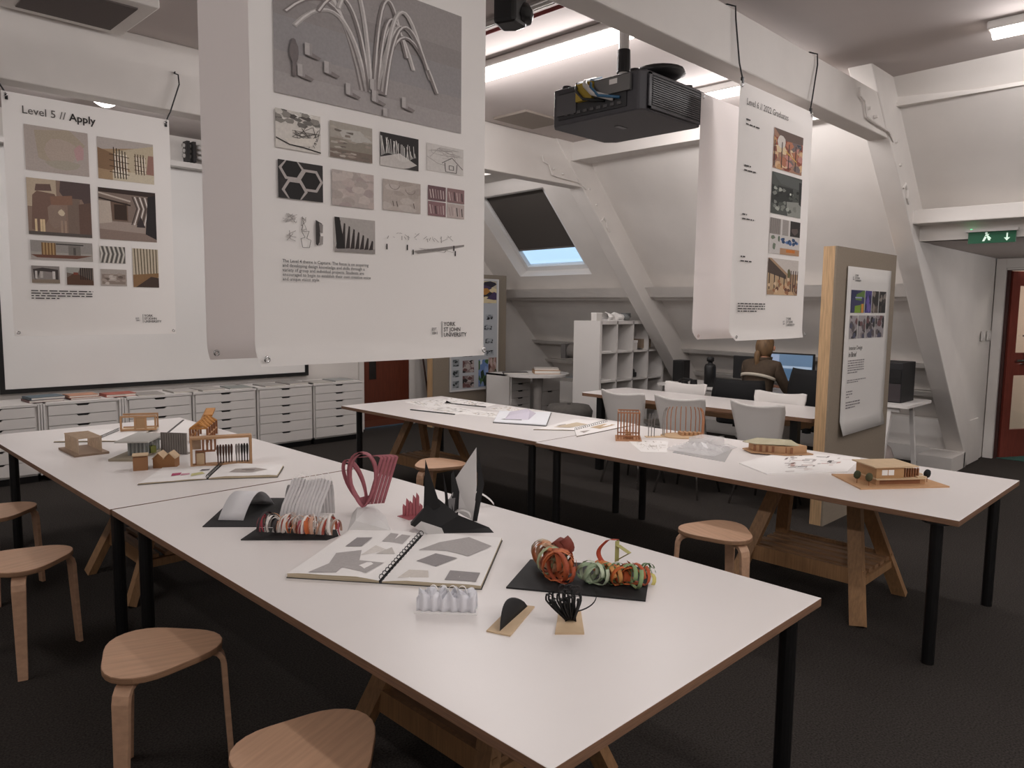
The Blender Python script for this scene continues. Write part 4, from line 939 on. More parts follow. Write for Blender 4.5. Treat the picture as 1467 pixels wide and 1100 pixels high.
# side desk with drawers and books
t = thing('side_table', 'white side table with rounded top on grey tapered pedestal', 'table', (6.75, 6.28, 0))
MB().prism([(.43*math.cos(R(a)), .36*math.sin(R(a))) for a in range(0, 360, 12)], .705, .73).build('tabletop', whitel, t)
MB().lathe([(.07, .705), (.06, .6), (.05, .4), (.06, .2), (.12, .03), (.22, .0)], 16, c=(-.1, -.1, 0)).build('pedestal', mat('8d8884', .5), t, smooth=True)
drawer_unit(6.62, 7.0, 6.62, .45, .69, 'white drawer unit below the rounded side table', six, group='drawer units at the side table')
drawer_unit(7.08, 7.5, 6.55, .45, .66, 'grey white drawer unit behind the pedestal of the side table', (1, 1, 1), group='drawer units at the side table')
book(6.84, 6.22, .73, .32, .24, .045, R(-40), 'b08a66', 'thick tan book stack on the rounded side table', cat='book', group='books on the side table')
book(6.86, 6.24, .775, .30, .22, .02, R(-43), 'd0c8c0', 'white book on the tan stack on side table', group='books on the side table')
book(6.5, 6.42, .73, .3, .22, .02, R(-40), '6a6664', 'dark grey book at the far rim of the side table', group='books on the side table')
t = thing('wall_roll', 'grey roll of material in the wall recess behind side table', 'roll', (7.95, 6.35, .84))
MB().cyl((0, -.42, .1), (0, .42, .1), .1, n=18).build('roll', mat('a09a95', .6), t, smooth=True); MB().box((-.12, -.5, -.0), (.1, -.42, .2)).build('bracket', mat('2a2828', .6), t); MB().box((-.12, .42, -.0), (.1, .5, .2)).build('bracket', mat('6a6664', .6), t)
t = thing('floor_pouf', 'dark grey round padded seat behind the drawings table', 'pouf', (6.15, 5.25, 0))
MB().lathe([(0, 0), (.2, 0), (.24, .05), (.25, .2), (.22, .3), (.25, .36), (.26, .43), (.22, .49), (0, .5)], 24).build('cushion', mat('57534f', .85, noise=.12, scale=30), t, smooth=True)
MB().lathe([(.222, .30), (.235, .31), (.222, .32)], 24).build('seam_band', mat('2f2d2b', .8), t, smooth=True)
MB().cyl((.0, 0, .5), (0, 0, .507), .02).build('button', mat('3a3836', .7), t)
t = thing('leaning_pole', 'thin dark pole leaning beside the brown door', 'pole', (6.1, 7.78, 0)); MB().cyl((0, -.25, 0), (-.06, .04, 1.7), .012, n=8).build('shaft', mat('3a211a', .5), t); MB().cyl((0, -.25, 0), (-.003, -.235, .05), .018, n=8).build('ferrule', blackp, t)

# ------------------------------------------------------------------ models and sketchbooks on the tables
T = TZ
def slab(pts, z0, z1, m, name, parent, o):
    return MB().prism([(x-o[0], y-o[1]) for x, y in pts], z0, z1).build(name, m, parent)
def ctr(pts): return (sum(p[0] for p in pts)/len(pts), sum(p[1] for p in pts)/len(pts))
def open_book(sp0, sp1, l0, l1, r0, r1, hl, hr, label, marks=(), coil=True, cover='1c1a1a', group=None):
    """spine near/far ends, left page corners, right page corners (world xy)"""
    o = sp0; t = thing('sketchbook', label, 'sketchbook', (o[0], o[1], T), 0, group)
    S0, S1 = Vector((0, 0)), Vector(sp1)-Vector(o)
    for nm, a, b, h in (('left', l0, l1, hl), ('right', r0, r1, hr)):
        A, B = Vector(a)-Vector(o), Vector(b)-Vector(o)
        MB().prism([tuple(v) for v in ((S0, S1, B, A) if nm == 'right' else (A, B, S1, S0))], 0, .003).build('cover', mat(cover, .6), t)
        def pf(u, v, A=A, B=B, h=h):
            u2 = .016+.974*u; P = (S0*(1-v)+S1*v)*(1-u2) + (A*(1-v)+B*v)*u2
            return (P.x, P.y, .003+h*min(1, .35+2.2*u2)*(1-.25*u2**6)+.0012*math.sin(9*u2+5*v))
        m = MB().grid(pf, 8, 5)
        n0 = len(m.v)
        # block sides
        for i in range(8):
            for vv in (0, 1):
                p, q = Vector(pf(i/8, vv)), Vector(pf((i+1)/8, vv))
                m.add([(p.x, p.y, .003), (q.x, q.y, .003), tuple(q), tuple(p)], [(0, 1, 2, 3)], 1)
        for j in range(5):
            p, q = Vector(pf(1, j/5)), Vector(pf(1, (j+1)/5)); m.add([(p.x, p.y, .003), (q.x, q.y, .003), tuple(q), tuple(p)], [(0, 1, 2, 3)], 1)
        pg = m.build('pages', [paper, mat('b9ab92', .8, noise=.3, scale=300, stretch=(.01, .01, 1))], t, smooth=False)
        for mk in marks:
            if mk[0] != nm: continue
            pts = []
            for u, v in mk[2]:
                p = Vector(pf((u-.016)/.974, v)); pts.append((p.x, p.y, p.z+.0016))
            MB().add(pts, [tuple(range(len(pts)))]).build('drawing', flat(mk[1]), pg)
    if coil:
        n = 16
        for k in range(n):
            c = S1*(k+.5)/n; d = Vector((-S1.y, S1.x)).normalized()
            MB().tube([(c.x+d.x*.009*math.cos(R(a)), c.y+d.y*.009*math.sin(0)+d.y*.009*math.cos(R(a)), .008+max(hl, hr)*.5+.010*math.sin(R(a))) for a in range(0, 361, 45)], .0016, 4).build('coil_ring', blackm, t)
    return t
def R4(u0, v0, u1, v1): return [(u0, v0), (u1, v0), (u1, v1), (u0, v1)]
GR = 'a9a4a2'; GD = '908b8b'
open_book((1.331, 1.899), (1.732, 2.196), (1.142, 2.144), (1.544, 2.407), (1.527, 1.642), (1.914, 1.946), .016, .012,
  'large open spiral sketchbook with grey folded-paper photographs', (
  ('left', GR, [(.78,.02),(.5,.05),(.5,.15),(.2,.08),(.12,.3),(.4,.3),(.5,.5),(.75,.42),(.68,.2)]), ('left', GD, R4(.55,.58,.75,.80)), ('left', GR, R4(.12,.72,.38,.92)),
  ('left', 'c2bcb6', [(.3,.45),(.1,.5),(.2,.62)]), ('left', 'd6d0ca', [(.45,.4),(.2,.55),(.4,.62)]),
  ('right', GR, [(.12,.62),(.45,.60),(.72,.52),(.92,.78),(.6,.95),(.3,.78)]), ('right', GD, [(.2,.38),(.45,.28),(.62,.46),(.35,.54)]), ('right', GD, R4(.62,.05,.93,.22)), ('right', 'cfc8c0', [(.15,.05),(.45,.08),(.4,.2),(.2,.2)])))
open_book((1.528, 3.646), (1.721, 3.914), (1.236, 3.752), (1.454, 4.037), (1.805, 3.457), (1.949, 3.661), .006, .012,
  'open sketchbook with small coloured sketches beside the tiny house models', (
  ('left', 'b0486a', [(.62,.3),(.5,.35),(.52,.5),(.66,.48)]), ('left', 'c890a0', [(.48,.3),(.36,.36),(.38,.44),(.5,.42)]), ('left', 'c8c28a', [(.3,.2),(.12,.35),(.2,.5),(.34,.4)]), ('left', '6a6468', [(.26,.55),(.12,.6),(.12,.7),(.25,.68)]),
  ('right', 'a39a94', [(.25,.3),(.6,.25),(.8,.5),(.6,.62),(.3,.55)]), ('right', '7a706c', [(.4,.4),(.6,.38),(.62,.48),(.42,.5)])))
open_book((1.44, 5.11), (1.70, 5.46), (1.25, 5.247), (1.52, 5.60), (1.60, 4.972), (1.86, 5.32), .006, .006, 'flat open notebook with black binding at the screen end of the table', ())
# long white sheet with dark edge
P = [(1.72, 4.72), (1.74, 4.876), (2.19, 5.62), (2.21, 5.40), (2.0, 4.76)]
o = ctr(P); t = thing('drawing_sheet', 'long white angled drawing sheet with dark edge behind wooden truss model', 'drawing', (*o, T)); slab(P, 0, .004, paper, 'sheet', t, o)
MB().beam((P[1][0]-o[0], P[1][1]-o[1], .005), (P[2][0]-o[0], P[2][1]-o[1], .005), .012, .006).build('dark_edge', mat('4a4644', .6), t)

# pavilion with fins
t = thing('slatted_pavilion_model', 'pale slatted timber pavilion model on brown base', 'model', (1.30, 4.82, T))
MB().box((-.09, -.16, 0), (.09, .16, .012)).build('base', mat('8e7763', .7), t)
fw_ = mat('bfa890', .7, noise=.1, scale=30)
for i in range(10):
    y = -.12+.027*i
    for xx in (-.06, .06): MB().beam((xx, y, .012), (xx, y, .095), .006, .006).build('fin', fw_, t)
    MB().beam((-.065, y, .098), (.065, y, .098), .006, .006).build('rafter', fw_, t)
# small open frame model
t = thing('frame_model', 'small open wooden frame model with inner panel at the far table end', 'model', (1.77, 5.31, T+.011), math.atan2(-.10, .20))
for a, b in (((-.11,0,0),(.11,0,0)), ((-.11,0,.09),(.11,0,.09)), ((-.11,.12,.09),(.11,.12,.09)), ((-.11,.12,0),(.11,.12,0))): MB().beam((a[0],a[1],a[2]+.006), (b[0],b[1],b[2]+.006), .012, .012).build('rail', lasp, t)
for x in (-.105, -.02, .045, .105): MB().box((x-.006, -.006, .012), (x+.006, .006, .09)).build('post', lasp, t)
MB().box((-.02, .0, .015), (.045, .006, .088)).build('panel', mat('b08d68', .6), t); MB().box((-.11, .0, 0), (.11, .12, .006)).build('base', tanp, t)
for y in (0, .12): MB().box((.1, y-.004, .012), (.11, y+.004, .09)).build('post', lasp, t)
# glazed pavilion
P = [(1.313, 4.428), (1.41, 4.34), (1.66, 4.55), (1.57, 4.715)]; o = ctr(P)
t = thing('glass_pavilion_model', 'grey pavilion model with translucent walls and flat overhanging roof', 'model', (*o, T)); slab(P, 0, .012, mat('9a8f7c', .7), 'base', t, o)
Q = [(1.43, 4.46), (1.50, 4.42), (1.63, 4.56), (1.57, 4.66)]; gy = mat('8f9290', .3)
for i in range(4):
    a, b = Q[i], Q[(i+1) % 4]
    for k in range(4):
        f = k/4; x, y = a[0]+(b[0]-a[0])*f-o[0], a[1]+(b[1]-a[1])*f-o[1]; MB().box((x-.004, y-.004, .012), (x+.004, y+.004, .09)).build('mullion', gy, t)
    MB().add([(a[0]-o[0], a[1]-o[1], .012), (b[0]-o[0], b[1]-o[1], .012), (b[0]-o[0], b[1]-o[1], .09), (a[0]-o[0], a[1]-o[1], .09)], [(0, 1, 2, 3)]).build('wall_pane', mat('7d807e', .2, alpha=.65), t, solid=.002)
slab([(1.36, 4.47), (1.50, 4.36), (1.68, 4.57), (1.57, 4.72)], .09, .098, mat('b9b6b0', .6), 'roof', t, o)
MB().box((.06, -.05, .012), (.09, .05, .05)).build('planter', mat('8f9450', .8), t)
# little boxes
t = thing('cube_model', 'tiny brown cube house model with open lid', 'model', (1.372, 4.105, T), R(-20)); MB().box((-.035, -.035, 0), (.035, .035, .07)).build('box', mat('9a6f4c', .7), t); MB().box((-.038, -.038, .076), (.038, .038, .081)).build('lid', tanp, t); MB().box((-.03, -.03, .07), (.03, .03, .076)).build('recess', lasd, t)
t = thing('gabled_house_model', 'tiny brown house model with two gables', 'model', (1.495, 4.085, T), R(-38))
for k in (0, 1):
    x0 = -.055+.055*k; MB().add([(x0,-.04,0),(x0+.055,-.04,0),(x0+.055,-.04,.05),(x0+.0275,-.04,.078),(x0,-.04,.05),(x0,.04,0),(x0+.055,.04,0),(x0+.055,.04,.05),(x0+.0275,.04,.078),(x0,.04,.05)], [(0,1,2,3,4),(9,8,7,6,5),(0,5,6,1),(1,6,7,2),(4,9,5,0)]).build('walls', mat('94683f', .7), t)
    for s in (-1, 1): MB().beam((x0+.0275, -.045, .0785), (x0+.0275, .045, .0785), .001, .001).build('ridge', tanp, t) if s > 0 else None
    MB().add([(x0-.004,-.045,.050),(x0+.0275,-.045,.082),(x0+.0275,.045,.082),(x0-.004,.045,.050)], [(0,1,2,3)]).build('roof_slope', tanp, t, solid=.003); MB().add([(x0+.059,-.045,.050),(x0+.0275,-.045,.082),(x0+.0275,.045,.082),(x0+.059,.045,.050)], [(0,1,2,3)]).build('roof_slope', tanp, t, solid=.003)
t = thing('ribbed_screen_model', 'upright grey ribbed screen model', 'model', (1.655, 4.40, T), math.atan2(-.115, .09))
MB().box((-.08, .0, 0), (.08, .006, .125)).build('panel', mat('8d8680', .8), t)
for k in range(11): MB().box((-.078+.0145*k, -.004, .0), (-.071+.0145*k, 0, .125)).build('rib', mat('7a736e', .8), t)
MB().box((-.08, 0, 0), (.08, .05, .005)).build('base', mat('8d8680', .8), t)
# zigzag timber truss model
t = thing('truss_model', 'orange wooden truss hall model with zigzag roof', 'model', (1.99, 4.78, T+.0045), math.atan2(.25, .16))
orw = mat('b9803f', .6, noise=.1, scale=20)
for k in range(5):
    x = -.17+.085*k
    for y in (-.05, .05): MB().beam((x, y, 0), (x, y, .09), .012, .012).build('post', lasd, t)
    for a, b in (((-.05, .09), (0, .122)), ((0, .122), (.05, .09)), ((-.05, .09), (.05, .09))): MB().beam((x, a[0], a[1]), (x, b[0], b[1]), .01, .01).build('truss_bar', orw, t)
    if k < 4:
        for s in (-1, 1): MB().beam((x, s*.05, .09), (x+.0425, 0, .128), .012, .008).build('roof_strip', orw, t); MB().beam((x+.0425, 0, .128), (x+.085, s*.05, .09), .012, .008).build('roof_strip', orw, t)
for y in (-.05, .05): MB().beam((-.18, y, .045), (.18, y, .045), .008, .008).build('tie', lasp, t)
MB().beam((.17, 0, .122), (.42, .02, .135), .05, .012).build('roof_strip', orw, t); MB().beam((-.17, .05, .005), (.42, .05, .135), .01, .01).build('brace', orw, t)
# rectangular frame model
t = thing('portal_frame_model', 'rectangular wooden frame model with a row of dark figures inside', 'model', (1.725, 3.925, T), math.atan2(-.114, .285))
for a, b in (((-.155,-.03,0),(.155,.03,.014)), ((-.155,-.03,.15),(.155,.03,.162)), ((-.155,-.03,.014),(-.143,.03,.15)), ((.143,-.03,.014),(.155,.03,.15))): MB().box(a, b).build('frame_bar', lasp, t)
MB().box((-.125, -.01, .014), (-.085, .02, .075)).build('door_block', tanp, t); MB().box((-.13, -.012, .014), (-.125, .02, .08)).build('post', lasd, t); MB().box((-.085, -.012, .014), (-.08, .02, .08)).build('post', lasd, t); MB().box((-.13, -.012, .08), (-.03, .02, .086)).build('shelf', lasd, t)
MB().box((-.143, .025, .09), (-.10, .03, .15)).build('panel', mat('c9b096', .7), t)
for k in range(4): MB().box((-.095+.02*k, -.005, .086), (-.085+.02*k, .005, .15)).build('post', lasd, t)
for k in range(11):
    x = -.018+.014*k + (.01 if k > 5 else 0); c_ = '4a2f24' if k < 6 else ('8f8a86' if k < 8 else '221d1c')
    MB().lathe([(.003, .014), (.0035, .05), (.006, .07), (.0065, .1), (.004, .112), (0, .115)], 6, c=(x, -.005+.008*(k % 2), 0)).build('figure', mat(c_, .7), t)

# black card with bent white card
P = [(1.178, 2.871), (1.459, 2.61), (1.678, 3.01), (1.461, 3.208)]; o = ctr(P)
t = thing('bent_card_model', 'black card with bent white card sheet and grey arc on it', 'model', (*o, T)); slab(P, 0, .003, blackc, 'base', t, o)
def arc_sheet(p0, p1, h, w, n=12, m=paper, name='bent_sheet', skew=(0, 0)):
    p0, p1 = Vector((*p0, 0)), Vector((*p1, 0)); wv = Vector((*w, 0))
    mb = MB(); pts = [p0.lerp(p1, i/n) + Vector((skew[0]*math.sin(math.pi*i/n), skew[1]*math.sin(math.pi*i/n), h*math.sin(math.pi*i/n)**.9+.004)) for i in range(n+1)]
    return mb.ribbon(pts, wv).build(name, m, t, smooth=True, solid=.0012)
arc_sheet((-.15, -.05), (.06, .10), .085, (.07, -.075), m=mat('e2e1e3', .7))
arc_sheet((.10, -.06), (.20, .05), .085, (.02, -.05), m=mat('8f8c8c', .7))
arc_sheet((.22, -.02), (.26, .01), .02, (.01, -.03), m=paper)
# wrapped ribbon tube
P = [(1.211, 2.611), (1.442, 2.397), (1.50, 2.41), (1.534, 2.478), (1.327, 2.707)]; o = ctr(P)
t = thing('ribbon_bundle_model', 'long bundle of pink, orange and white paper strips on black card', 'model', (*o, T)); slab(P, 0, .004, blackc, 'base', t, o)
ax = Vector((1.45-1.30, 2.44-2.63, 0)).normalized(); pr = Vector((-ax.y, ax.x, 0)); rr = random.Random(11)
cols = ['d8cfc8', 'e8e2dc', 'c86a3a', 'd8824a', 'b8606a', 'c9a08a', 'e2d6cc', 'a84a3a', 'd89a7a']
for k in range(46):
    s = -.15+.0066*k+rr.uniform(-.006, .006); h = .034+.008*math.sin(k*.5)+rr.uniform(-.004, .006); col = 'b8505a' if k < 3 else (rr.choice(cols[:2]+['3a3436']) if k < 9 else rr.choice(cols))
    pts = []
    for i in range(13):
        a = R(-30+240*i/12); q = ax*(s+.03*math.sin(k*1.7)*(i/12-.5)) + pr*(h*math.cos(a)) + Vector((0, 0, .006+h*.75+h*.95*math.sin(a))); q.z = max(q.z, .006); pts.append(q)
    MB().ribbon(pts, ax*rr.uniform(.005, .012)+pr*rr.uniform(-.012,.012)).build('paper_strip', mat(col, .7), t, smooth=True)
for k in range(16):
    c0 = ax*rr.uniform(-.14, .15) + pr*rr.uniform(-.02, .02); r_ = rr.uniform(.018, .036); th_ = rr.uniform(0, 3.1); dv = ax*math.cos(th_) + pr*math.sin(th_)
    MB().ribbon([c0 + dv*(r_*math.cos(R(a))) + Vector((0, 0, max(.008, .042+r_*1.1*math.sin(R(a))))) for a in range(-20, 221, 20)], (ax*.5+pr*.5)*.006).build('loose_strip', mat(rr.choice(['c86a3a', 'e4dcd4', 'b8606a', 'd8a27a', 'e8e2dc']), .7), t, smooth=True)
# white fringe arch
t = thing('paper_fringe_model', 'tall white sheet cut into fringe strips and arched over', 'model', (1.56, 2.70, T+.0035))
e1 = Vector((.70, -.72, 0)); e2 = Vector((.72, .70, 0)); rr = random.Random(5)
for k in range(12):
    s = -.075+.0135*k
    pts = []
    for i in range(15):
        q = i/14; a = math.pi*q
        P_ = e1*s + e2*(-.05+.10*q) + Vector((0, 0, .155*math.sin(a)**.55*(1+.03*math.sin(k))+.002))
        if q < .35: P_ += e2*(-.05*(1-q/.35)**2) - e1*(.03*(1-q/.35)**2)
        pts.append(P_)
    MB().ribbon(pts, e1*.0125).build('paper_strip', mat('e6e4e4', .75), t, smooth=True, solid=.0008)
for k in range(14):
    a0 = rr.uniform(0, 6.28); c = e1*rr.uniform(-.06, .08) + e2*rr.uniform(-.03, .03); r_ = rr.uniform(.012, .028)
    MB().ribbon([c + e1*r_*math.cos(a0+R(25*i)) + Vector((0, 0, .16+r_*math.sin(a0+R(25*i)))) for i in range(10)], e2*.006).build('curl', paper, t, smooth=True)
MB().box((-.06, -.06, 0), (.06, .06, .003)).build('base', paper, t)
# folded white polyhedron with the pink loops
t = thing('folded_paper_model', 'low white faceted folded paper shape', 'model', (1.69, 2.49, T))
MB().add([(-.137,-.055,0),(-.002,-.155,0),(.112,.077,0),(.026,.156,0),(-.085,-.035,.03),(.0,-.085,.026),(.07,.06,.043),(.015,.10,.04),(.01,.03,.046),(-.06,-.09,.022),(.06,-.03,.02)], [(0,9,4),(0,1,9),(1,5,9),(9,5,4),(1,10,5),(1,2,10),(10,2,6),(10,6,5),(2,3,7,6),(3,0,4,7),(4,5,8),(5,6,8),(6,7,8),(7,4,8)]).build('folded_sheet', mat('dcdad8', .75), t)
MB().add([(-.14,-.06,.001),(.0,-.165,.001),(.12,.08,.001),(.03,.16,.001)], [(0,1,2,3)]).build('base', paper, t)
t = thing('pink_loop_model', 'heart-like loops of dusky pink paper strips standing on a point', 'model', (1.718, 2.555, T+.046))
pk = mat('a8646c', .75, noise=.1, scale=60); e1 = Vector((.66, -.75, 0)); e2 = Vector((.75, .66, 0))
def teardrop(tilt, L, Wd, e, wid, n=26):
    ax_ = e1*math.sin(R(tilt)) + Vector((0, 0, math.cos(R(tilt)))); ac = e1*math.cos(R(tilt)) - Vector((0, 0, math.sin(R(tilt))))
    pts = []
    for i in range(n+1):
        a = 2*math.pi*i/n; pts.append(Vector((0, 0, .004)) + ax_*(L*(1-math.cos(a))/2) + ac*(Wd*math.sin(a)*abs(math.sin(a/2))**.6) + e2*(e+.012*math.sin(a)))
    MB().ribbon(pts, e2*wid + e1*.009).build('paper_strip', pk, t, smooth=True, solid=.0008)
for tl, L, Wd, e in ((-26, .195, .030, .02), (-22, .205, .036, .0), (-6, .222, .062, .012), (-3, .226, .066, -.008), (0, .222, .06, -.024)): teardrop(tl, L, Wd, e, .014)
for k in range(5):
    f = k/4; pts = []
    for i in range(15):
        q_ = i/14; pts.append(e1*(.012+.062*math.sin(math.pi*.62*q_)+.014*k-.34*max(0, q_-.68)) + e2*(.006*k) + Vector((0, 0, .01+.205*math.sin(math.pi*.5*min(q_*1.25, 1)) - .06*max(0, q_-.8))))
    MB().ribbon(pts, e1*.013 + e2*.004).build('paper_strip', pk, t, smooth=True, solid=.0008)
MB().add([Vector((0,0,0)), e1*.035+Vector((0,0,.03)), e1*.02+e2*.02+Vector((0,0,.045)), e1*-.03+Vector((0,0,.035))], [(0,1,2,3)]).build('point_fold', pk, t, solid=.001)
# pink skyline
t = thing('pink_skyline_model', 'small row of pink paper spikes', 'model', (1.865, 2.44, T))
for k, h in enumerate((.05, .075, .065, .09, .1, .055)):
    q = e1*(-.035+.014*k); q2 = q+e1*.012
    MB().add([q, q2, q2+Vector((0,0,h*.9)), q+Vector((0,0,h*.8)), q+e2*.012, q2+e2*.012, q2+e2*.012+Vector((0,0,h*.8)), q+e2*.012+Vector((0,0,h))], [(0,1,2,3),(5,4,7,6),(1,5,6,2),(4,0,3,7),(3,2,6,7)]).build('spike', mat('b0636a', .75), t)
MB().box((-.04, -.04, 0), (.04, .04, .002)).build('base', mat('b0636a', .75), t)
# black and white card sculpture
t = thing('card_sculpture', 'black and white card sculpture with tall pointed white sail and black horns', 'model', (1.87, 2.22, T))
def cs(name, pts, m, th=.0015): return MB().add(pts, [tuple(range(len(pts)))]).build(name, m, t, solid=th)
def wv(px_, z): return px_
bl = blackc; wh = mat('cfccca', .7); gy2 = mat('8a8888', .7)
E1 = Vector((.707, -.707, 0)); E2 = Vector((.707, .707, 0))
def q(a, b, z): return E1*a + E2*b + Vector((0, 0, z))
cs('black_base', [q(-.13,-.07,.03), q(-.06,-.08,.0), q(.19,-.06,.0), q(.17,-.03,.012), q(.05,0,.05), q(-.02,.02,.10), q(-.05,.03,.12)], bl)
cs('black_base', [q(-.14,-.0,.02), q(-.13,-.07,.03), q(-.05,.03,.12), q(-.07,.06,.08)], bl)
cs('black_wing', [q(-.09,.0,.05), q(-.02,-.02,.09), q(-.062,.01,.20), q(-.085,.03,.265)], bl)
cs('white_flap', [q(-.115,-.075,.022), q(-.06,-.095,.0), q(.0,-.09,.004), q(-.01,-.08,.022), q(-.09,-.07,.045)], wh)
cs('black_wing', [q(.02,.06,.0), q(.04,.07,.0), q(.045,.1,.12), q(.02,.12,.20), q(.01,.11,.19)], bl)
cs('white_sail', [q(.03,.10,.04), q(.10,.10,.0), q(.115,.11,.14), q(.112,.12,.30), q(.02,.12,.16)], wh)
cs('black_wing', [q(.10,.095,.0), q(.118,.095,.0), q(.145,.12,.15), q(.116,.118,.30), q(.118,.11,.14)], bl)
cs('grey_flap', [q(-.03,.08,.0), q(.02,.07,.0), q(.03,.08,.10), q(-.01,.09,.09)], gy2)
cs('grey_flap', [q(-.04,.10,.02), q(.01,.08,.0), q(.02,.09,.12)], wh)
cs('black_spike', [q(.0,.04,.0), q(.014,.04,.0), q(.0,.06,.12), q(-.02,.09,.20)], bl)
MB().ribbon([q(.06+.035*math.cos(R(a)), .03, .035+.03*math.sin(R(a))) for a in range(-20, 200, 20)], E2*.04).build('white_roll', wh, t, smooth=True, solid=.001)
MB().box((-.02, -.02, 0), (.02, .02, .002)).build('base', bl, t)
t = thing('paper_arc', 'thin white curved paper strip at the table edge', 'model', (2.185, 2.40, T))
MB().ribbon([q(-.085+.17*i/14, .0, .055*math.sin(math.pi*(.12+.88*i/14))**.8+.004) for i in range(15)], E2*.03).build('paper_strip', paper, t, smooth=True, solid=.001)
MB().box((-.075, .045, 0), (-.045, .075, .003)).build('foot', paper, t)
# wavy white crown
t = thing('paper_crown_model', 'small white rippled paper crown model in front of the spiral sketchbook', 'model', (1.352, 1.60, T), math.atan2(-.128, .113))
rr = random.Random(2)
for row in range(3):
    y = -.02+.025*row
    pts = [(-.085+.17*i/30, y+.008*math.sin(i*1.3+row), 0) for i in range(31)]
    MB().grid(lambda u, v: (-.085+.17*u, y+.010*math.sin(u*38+row*2)*(.4+.6*v), v*(.04+.018*abs(math.sin(u*14+row)))), 40, 3).build('rippled_strip', mat('e9e9ee', .7), t, smooth=True, solid=.0008)
for k in range(4): MB().ribbon([(-.04+.028*k+.014*math.cos(R(a)), -.0, .05+.022*math.sin(R(a))) for a in range(0, 200, 20)], (0, .008, 0)).build('loop', paper, t, smooth=True)
MB().box((-.09, -.035, 0), (.09, .04, .002)).build('base', paper, t)
# tan card with black leaf
P = [(1.332, 1.413), (1.357, 1.347), (1.547, 1.437), (1.512, 1.491)]; o = ctr(P)
t = thing('black_leaf_model', 'tan card with one black curved paper leaf', 'model', (*o, T)); slab(P, 0, .004, tanp, 'base', t, o)
A, B = Vector((-.085, -.04, .006)), Vector((.09, .025, .006)); D = (B-A); nrm_ = Vector((-D.y, D.x, 0)).normalized()
MB().grid(lambda u, v: A + D*u + nrm_*(.022*v*math.sin(math.pi*u)) + Vector((0, 0, .05*math.sin(math.pi*u)**.7*math.sin(math.pi*.5*v))), 14, 6).build('leaf', blackc, t, smooth=True, solid=.001)
# tan base with black fringe
P = [(1.453, 1.274), (1.51, 1.22), (1.614, 1.318), (1.56, 1.356)]; o = ctr(P)
t = thing('black_fringe_model', 'black curled paper fringe standing on a small tan base', 'model', (*o, T)); slab(P, 0, .006, tanp, 'base', t, o)
e1 = Vector((.707, -.707, 0)); e2 = Vector((.707, .707, 0)); rr = random.Random(8)
MB().grid(lambda u, v: e1*((-.012+.03*u)*(1+.5*v)-.012*v) + e2*(.014*math.sin(math.pi*u)) + Vector((0, 0, .006+v*.05)), 8, 4).build('sheet', blackc, t, smooth=True, solid=.001)
for k in range(30):
    f = k/29; lean = -.065+.085*f+rr.uniform(-.008, .008); Hh = .075+.03*rr.random(); root = -.012+.026*f
    pts = []
    for i in range(11):
        q_ = i/10; pts.append(e1*(root+lean*math.sin(math.pi*.5*q_)**1.1*(1-.35*max(0, q_-.6)/.4)) + e2*(rr.uniform(-.002, .002)+(.03*(k % 5-2)/2)*q_) + Vector((0, 0, .012+Hh*(q_ if q_ < .8 else .8+(q_-.8)*-.3))))
    MB().ribbon(pts, e1*.005+e2*.004).build('paper_strip', blackc, t, smooth=True, solid=.0008)
MB().ribbon([e1*(.012+.06*math.sin(math.pi*.6*i/10)) + e2*.0 + Vector((0, 0, .035+.06*(i/10)**1.5)) for i in range(11)], e2*.008).build('paper_strip', blackc, t, smooth=True, solid=.0008)
for k in range(10):
    r_ = .012; c = e1*rr.uniform(-.02, .03) + e2*rr.uniform(-.02, .02)
    MB().ribbon([c + e1*r_*math.cos(R(30*i+k*40)) + Vector((0, 0, .095+r_*math.sin(R(30*i+k*40)))) for i in range(11)], e2*.004).build('curl', blackc, t, smooth=True)
# black board with coloured curls
P = [(1.59, 1.599), (1.818, 1.238), (2.066, 1.391), (1.832, 1.725)]; o = ctr(P)
t = thing('curled_strip_board', 'black board with coils of orange, green and red paper strips', 'model', (*o, T)); slab(P, 0, .005, blackc, 'base', t, o)
LX = Vector((.53, -.83, 0)).normalized(); LY = Vector((.85, .55, 0)).normalized()
CR = random.Random(16)
def coil(cx, cy, r0, r1, turns, h0, wid, col, tilt=0, name='paper_curl', adv=.0, n=14):
    th = R(CR.uniform(-70, 60)); ph = R(CR.uniform(-12, 28)); pts = []
    A1 = LX*math.cos(th) + LY*math.sin(th); AX = (LY*math.cos(th) - LX*math.sin(th))*math.cos(ph) + Vector((0, 0, math.sin(ph))); A2 = AX.cross(A1)*-1
    if A2.z < 0: A2 = -A2
    N = int(turns*n)
    for i in range(N+1):
        f = i/N; a = 2*math.pi*turns*f; r_ = (r0+(r1-r0)*f)*1.15
        p = LX*(cx+adv*f) + LY*cy + A1*(r_*math.cos(a)) + A2*(r_*math.sin(a)) + AX*(.02*f-.01) + Vector((0, 0, h0)); p.z = max(p.z, .007+wid*.3); pts.append(p)
    MB().ribbon(pts, AX*(wid*2.0)).build(name, mat(col, .7), t, smooth=True, solid=.0006)
rr = random.Random(6)
for k in range(7): coil(-.135+.006*k, .07-.012*k, .042, .045, 1.0, .052, .010, rr.choice(['c89a78','a8b08a','d8b090','c0754a','d0c4b0']), .2)
for k in range(6): coil(-.085+.004*k, .0-.014*k, .044, .05, 1.05, .055, .008, rr.choice(['b0562e','8a3a24','c46a3a','a04a2c']), .1)
coil(-.075, .04, .026, .03, 1.2, .085, .02, '7a3020', .2); coil(-.075, -.03, .016, .03, .6, .05, .02, 'a9b48a', .2)
for k in range(5): coil(.02+.008*k, -.03-.006*k, .03, .034, 1.1, .04, .008, rr.choice(['a8b89a','9ab08e','b8c4a8','c0c8b0']), .3)
